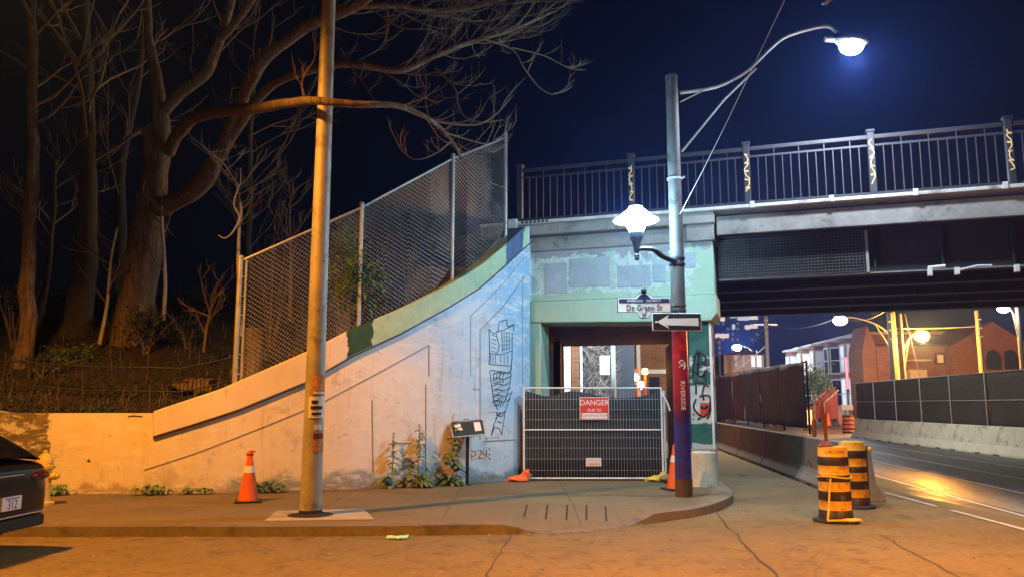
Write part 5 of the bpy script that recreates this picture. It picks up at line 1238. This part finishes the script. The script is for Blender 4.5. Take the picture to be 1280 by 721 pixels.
# church-like brick building on the right, washed in orange light
ch = thing('brick_church', 'orange lit brick church with gables and a pair of arched windows', 'church', (27.5, 62, 0))
def cx(px, Y=62): return W(px, 440, Y).x-27.5
def cz(py, px=1150, Y=62): return W(px, py, Y).z
b = MB(); b.box(cx(1092), cx(1185), 0, 4, 0, cz(432)); b.build('nave_wall', M['bricko'], ch)
b = MB(); b.prism([(cx(1090), -.3), (cx(1186), -.3), (cx(1186), 4.2), (cx(1090), 4.2)], cz(432)+.003, cz(430)); b.build('nave_roof', M['roof'], ch)
b = MB(); b.slab([(cx(1180), 0), (cx(1180), cz(434)), (cx(1234), cz(403)), (cx(1290), cz(440)), (cx(1290), 0)], -1.0, 5); b.build('gable_wall', M['bricko'], ch)
b = MB(); xw = cx(1222); b.box(xw, xw+2.4, -1.12, -1.003, cz(462), cz(446))
for s in (0, 1.25): b.lathe([(.5, -.05), (.5, .05)], 20, xf=Matrix.Translation((xw+.55+s*1.05, -1.06, cz(446))) @ Matrix.Rotation(PI/2, 4, 'X'))
b.build('arched_window', M['glassd'], ch)
b = MB(); b.box(xw+1.1, xw+1.3, -1.16, -1.121, cz(462), cz(446)+.2); b.build('window_mullion', M['bricko'], ch)
b = MB(); b.box(cx(1168), cx(1179), -.12, -.003, cz(455), cz(441)); f = b.build('window', M['roof'], ch)
b = MB(); b.box(cx(1170), cx(1177.5), -.14, -.121, cz(453), cz(443)); b.build('pane', M['litwind'], f)
b = MB(); b.box(cx(1131), cx(1152), -1.4, -.003, cz(452), cz(450)); b.box(cx(1131), cx(1152), -.6, -.003, 0, cz(462)); b.build('door_canopy', M['trim'], ch)
b = MB(); b.slab([(cx(1074), 0), (cx(1074), cz(440)), (cx(1082), cz(408)), (cx(1091), cz(430)), (cx(1091), 0)], -.5, 2); b.build('turret', M['bricko'], ch)
b = MB(); b.box(cx(1095), cx(1122), -.1, -.003, 0, cz(434.5)); b.build('dark_bay', M['brick'], ch)
# dark block and pale house far left behind the hoarding
ap = thing('apartment_block', 'tall dark apartment block with a few lit windows far down the street', 'building', (40, 160, 0))
b = MB(); b.box(W(896, 400, 160).x-44, W(952, 400, 160).x-40, 0, 20, 0, W(900, 384, 160).z); b.build('wall', mat('dark_tower_wall', (.14, .13, .13), .9, .3, .3, 0), ap)
for (x0, x1, y0, y1, m) in ((900, 906, 391, 401, 'litwin'), (912, 920, 391, 397, 'litwinc'), (922, 936, 390, 400, 'litwinc'), (936, 947, 390, 399, 'litwin'), (915, 919, 405, 411, 'litwinc'), (931, 938, 406, 411, 'litwin'), (938, 947, 405, 410, 'litwin'), (894, 911, 417, 422, 'litwin')):
    a = W(x0, y0, 159.9); c = W(x1, y1, 159.9); b = MB(); b.box(a.x-40, c.x-40, -.15, -.05, c.z, a.z); b.build('window', M[m], ap)
for r_ in range(6):
    for c_ in range(9):
        if random.random() < .5: continue
        x0 = 896+c_*6.1; y0 = 389+r_*6.6
        a = W(x0, y0, 160); c = W(x0+3.4, y0+3.6, 160); b = MB(); b.box(a.x-40, c.x-40, -.04, -.01, c.z, a.z); b.build('window', M['litwind'], ap)
hs = thing('pale_house', 'pale stucco house with bay windows just above the brown hoarding', 'house', (22, 75, 0))
b = MB(); b.box(W(905, 450, 75).x-22, W(955, 450, 75).x-22, 0, 8, 0, W(930, 443, 75).z); b.build('wall', mat('pale_stucco', (.4, .36, .33), .85, .2, 1, .1), hs)
b = MB(); b.slab([(W(905, 450, 75).x-22.2, W(930, 443, 75).z), (W(930, 450, 75).x-22, W(930, 436, 75).z), (W(956, 450, 75).x-22, W(930, 443, 75).z)], -.2, 8); b.build('roof', M['roof'], hs)
for x0, x1 in ((918, 922), (928, 931), (939, 944), (946, 952)):
    a = W(x0, 444, 74.9); c = W(x1, 458, 74.9); b = MB(); b.box(a.x-22, c.x-22, -.1, -.03, c.z, a.z); b.build('window', M['trim'] if x0 < 935 else M['litwinc'], hs)

# ------------------------------------------------------------------ far lamp posts and poles
def far_lamp(px, base_px, Y, ly, m, label, ht, armdir, lr=.3):
    L = W(px, ly, Y); x = W(base_px, 470, Y).x; t = thing('street_lamp', label, 'street lamp', (x, Y, 0))
    b = MB(); b.tube([(0, 0, 0), (0, 0, ht)], [.14, .1], 12); b.build('pole', M['farpole'], t)
    b = MB(); d = L.x-x; b.tube(smooth_poly([(0, 0, L.z-1.2), (d*.3, 0, L.z-.35), (d*.7, 0, L.z+.1), (d*.95, 0, L.z+.1)], 5), .045, 8); b.tube([(0, 0, L.z-2.2), (d*.35, 0, L.z-.3)], .03, 6); b.build('arm', M['farpole'], t)
    b = MB(); b.ball((d, 0, L.z+.2), lr*.9, 0, 14, (1.3, .6, .3)); b.build('lamp_head', M['steel'], t)
    b = MB(); b.ball((d, 0, L.z-.06), lr*1.1, 0, 16, (1.1, .9, .75)); b.build('lamp_lens', M[m], t)
    return L
LA = far_lamp(1152, 1130, 46, 418, 'sodium', 'orange sodium street lamp glowing before the brick church', W(1130, 392, 46).z, 1, .38)
LB = far_lamp(1050, 1122, 47, 399, 'farled', 'bright white street lamp on a long arm above the brick row', W(1123, 388, 47).z, -1, .34)
LC = far_lamp(921, 948, 85, 433, 'farled', 'smaller distant white street lamp above the brown hoarding', W(945, 438, 85).z, -1, .42)
LD = far_lamp(1254, 1279, 42, 384, 'warmwhite', 'warm white lamp on a post at the right edge', W(1279, 380, 42).z, -1, .26)
def pole(px, Y, y1, label, m, r=.13, cross=False):
    x = W(px, 470, Y).x; z = W(px, y1, Y).z; t = thing('utility_pole', label, 'pole', (x, Y, 0), 0, 'utility poles down the street')
    b = MB(); b.tube([(0, 0, 0), (0, 0, z)], [r*1.2, r], 12); b.build('pole', m, t)
    b = MB()
    if cross: b.box(-.9, .9, -.06, .06, z-.9, z-.78)
    for k in range(3): b.tube([(-.12, -.1, z-.5-k*.5), (.14, -.1, z-.5-k*.5)], .06, 6)
    b.build('insulator', M['galv'], t)
    return Vector((x, Y, z))
pA = pole(960, 62, 392, 'pale utility pole with a cross arm above the navy hoarding', M['farpole'], .17, True)
pB = pole(1228, 46, 388, 'plain orange lit steel pole right of the sodium lamp', M['farpole'], .14)
pC = pole(900, 75, 421, 'thin pale pole above the brown hoarding beside the column', M['farpole'], .12)
pD = pole(1117, 46, 391, 'stout pole standing left of the sodium lamp pole', M['farpole'], .16)
def wire(pts, label, r=.02, sag=.3, m='wire'):
    P = []
    for a, c in zip(pts, pts[1:]):
        for k in range(10): t = k/10; q = a.lerp(c, t); q.z -= sag*4*t*(1-t); P.append(q)
    P.append(pts[-1]); b = MB(); b.tube(P, r, 5); tag(b.build('overhead_wire', M[m]), label, 'wire', 'overhead wires')
wire([pA-Vector((0, 0, .8)), W(1048, 396, 46.8)], 'sagging wire from the cross arm pole to the bright white far lamp', .03, .5)
wire([pA-Vector((0, 0, .9)), W(905, 462, 80)], 'wire falling left from the cross arm pole to the thin pole', .03, .4, 'wirep')
wire([pA-Vector((0, 0, 1.5)), W(893, 452, 90)], 'second lower wire left of the cross arm pole', .03, .4, 'wirep')
wire([pA-Vector((0, 0, 2.4)), W(893, 475, 60)], 'lowest wire left of the cross arm pole', .03, .3, 'wirep')
wire([pD-Vector((0, 0, .9)), pB-Vector((0, 0, .9))], 'taut orange lit wire between the stout pole and the plain orange pole', .025, .05)
wire([W(1131, 392, 46), W(1150, 470, 45)], 'stay wire slanting down beside the sodium lamp', .025, .0)
wire([W(1030, 385, 40), W(1108, 387, 42)], 'short wire glimpsed under the bridge left of the poles', .02, .6)
wire([W(1090, 392, 36), W(1290, 316, 20)], 'long wire rising right under the bridge', .015, .1)
wire([W(1086, 378, 36), W(1290, 330, 22)], 'second long wire rising right under the bridge', .015, .1)

# ------------------------------------------------------------------ light
def point(name, loc, col, e, rad=.12, spot=None, blend=.6, aim=None):
    l = bpy.data.lights.new(name, 'SPOT' if spot else 'POINT'); l.energy = e; l.color = col; l.shadow_soft_size = rad
    if spot: l.spot_size = R(spot); l.spot_blend = blend
    o = bpy.data.objects.new(name, l); C.objects.link(o); o.location = loc
    if aim is not None: o.rotation_euler = (Vector(aim)-Vector(loc)).to_track_quat('-Z', 'Y').to_euler()
    return o
SOD = (1.0, .37, .04); LEDC = (.72, .84, 1.0)
point('sodium_lamp_light', (5.8, 1.0, 8.5), SOD, 15000, .18, 120, .45, (5.8, 1.0, 0))
point('sodium_lamp_light', (3.0, -5.5, 8.5), SOD, 4500, .18, 122, .5, (3.0, -4.0, 0))
point('sodium_lamp_light', (-7.3, 7.2, 9.0), SOD, 7700, .18, 142, .5, (-7.2, 7.6, 0))
point('street_lamp_light', lampP+Vector((0, 0, -.28)), LEDC, 950, .15, 172, .3, lampP+Vector((0, 0, -5)))
point('far_sodium_light', LA+Vector((-.1, -.1, -.46)), SOD, 17000, .3)
point('far_sodium_light', LA+Vector((-.15, -.62, -.06)), SOD, 4500, .3)
point('far_led_light', LB+Vector((-.3, -.2, -.5)), LEDC, 14000, .3, 48, 1.0, (27, 85, 4))
point('far_led_light', LB+Vector((-.3, -.2, -.5)), LEDC, 500, .3)
point('far_led_light', LC+Vector((0, -.3, -.4)), LEDC, 5000, .3)
point('far_warm_light', LD+Vector((0, -.3, -.3)), (1, .9, .68), 500, .25)
point('amber_light', AMB+Vector((0, -.2, 0)), (1, .3, .04), 130, .1)
point('lamp_behind_hoarding_light', (8.6, 29, 6.6), (1, .93, .78), 3000, .2)
point('lane_lamp_light', (2.6, 28.0, 4.6), (.7, .82, 1), 1300, .2, 80, .4, (3.2, 33, 3.2))
moon = bpy.data.lights.new('sky_glow_sun', 'SUN'); moon.energy = .012; moon.angle = R(20); moon.color = (.7, .8, 1)
mo = bpy.data.objects.new('sky_glow_sun', moon); C.objects.link(mo); mo.rotation_euler = (R(40), R(10), R(30))
wd = bpy.data.worlds.new('World'); sc.world = wd; wd.use_nodes = True; nt_ = wd.node_tree
sky = nt_.nodes.new('ShaderNodeTexSky'); sky.sky_type = 'NISHITA'; sky.sun_disc = False; sky.sun_elevation = R(-5); sky.sun_rotation = R(30)
bg = nt_.nodes['Background']; tint = nt_.nodes.new('ShaderNodeMix'); tint.data_type = 'RGBA'; tint.blend_type = 'MULTIPLY'; tint.inputs[0].default_value = 1; tint.inputs[7].default_value = (.45, .62, 1.5, 1)
nt_.links.new(sky.outputs[0], tint.inputs[6]); nt_.links.new(tint.outputs[2], bg.inputs[0]); bg.inputs[1].default_value = .075
# ------------------------------------------------------------------ night air
HAZE = .0014
if HAZE:
    b = MB(); b.box(-155, 205, -65, 265, -1, 34)
    t = NT('night_air'); t.t.nodes.remove(t.b); v = t.n('ShaderNodeVolumePrincipled'); v.inputs['Color'].default_value = (.13, .26, 1, 1); v.inputs['Density'].default_value = HAZE; v.inputs['Anisotropy'].default_value = .72
    t.l(v.outputs[0], t.t.nodes['Material Output'].inputs['Volume'])
    o = b.build('haze', t.m); tag(o, 'thin night haze glowing round the lamps', 'haze', kind='stuff')
# ------------------------------------------------------------------ camera, render
cam = bpy.data.cameras.new('camera'); cam.sensor_width = 36; cam.lens = 36*F/1280; cam.clip_end = 2000; cam.clip_start = .05
co = bpy.data.objects.new('camera', cam); C.objects.link(co); co.location = (0, 0, H); co.rotation_euler = (PI/2+TH, 0, 0); sc.camera = co
vs_ = sc.view_settings; vs_.view_transform = 'Standard'; vs_.look = 'None'; vs_.exposure = .2; vs_.gamma = 1; vs_.use_curve_mapping = False
sc.cycles.use_denoising = True; sc.cycles.max_bounces = 5; sc.cycles.diffuse_bounces = 3; sc.cycles.volume_bounces = 0; sc.cycles.sample_clamp_indirect = 3
sc.cycles.volume_step_rate = 10; sc.cycles.use_light_tree = True
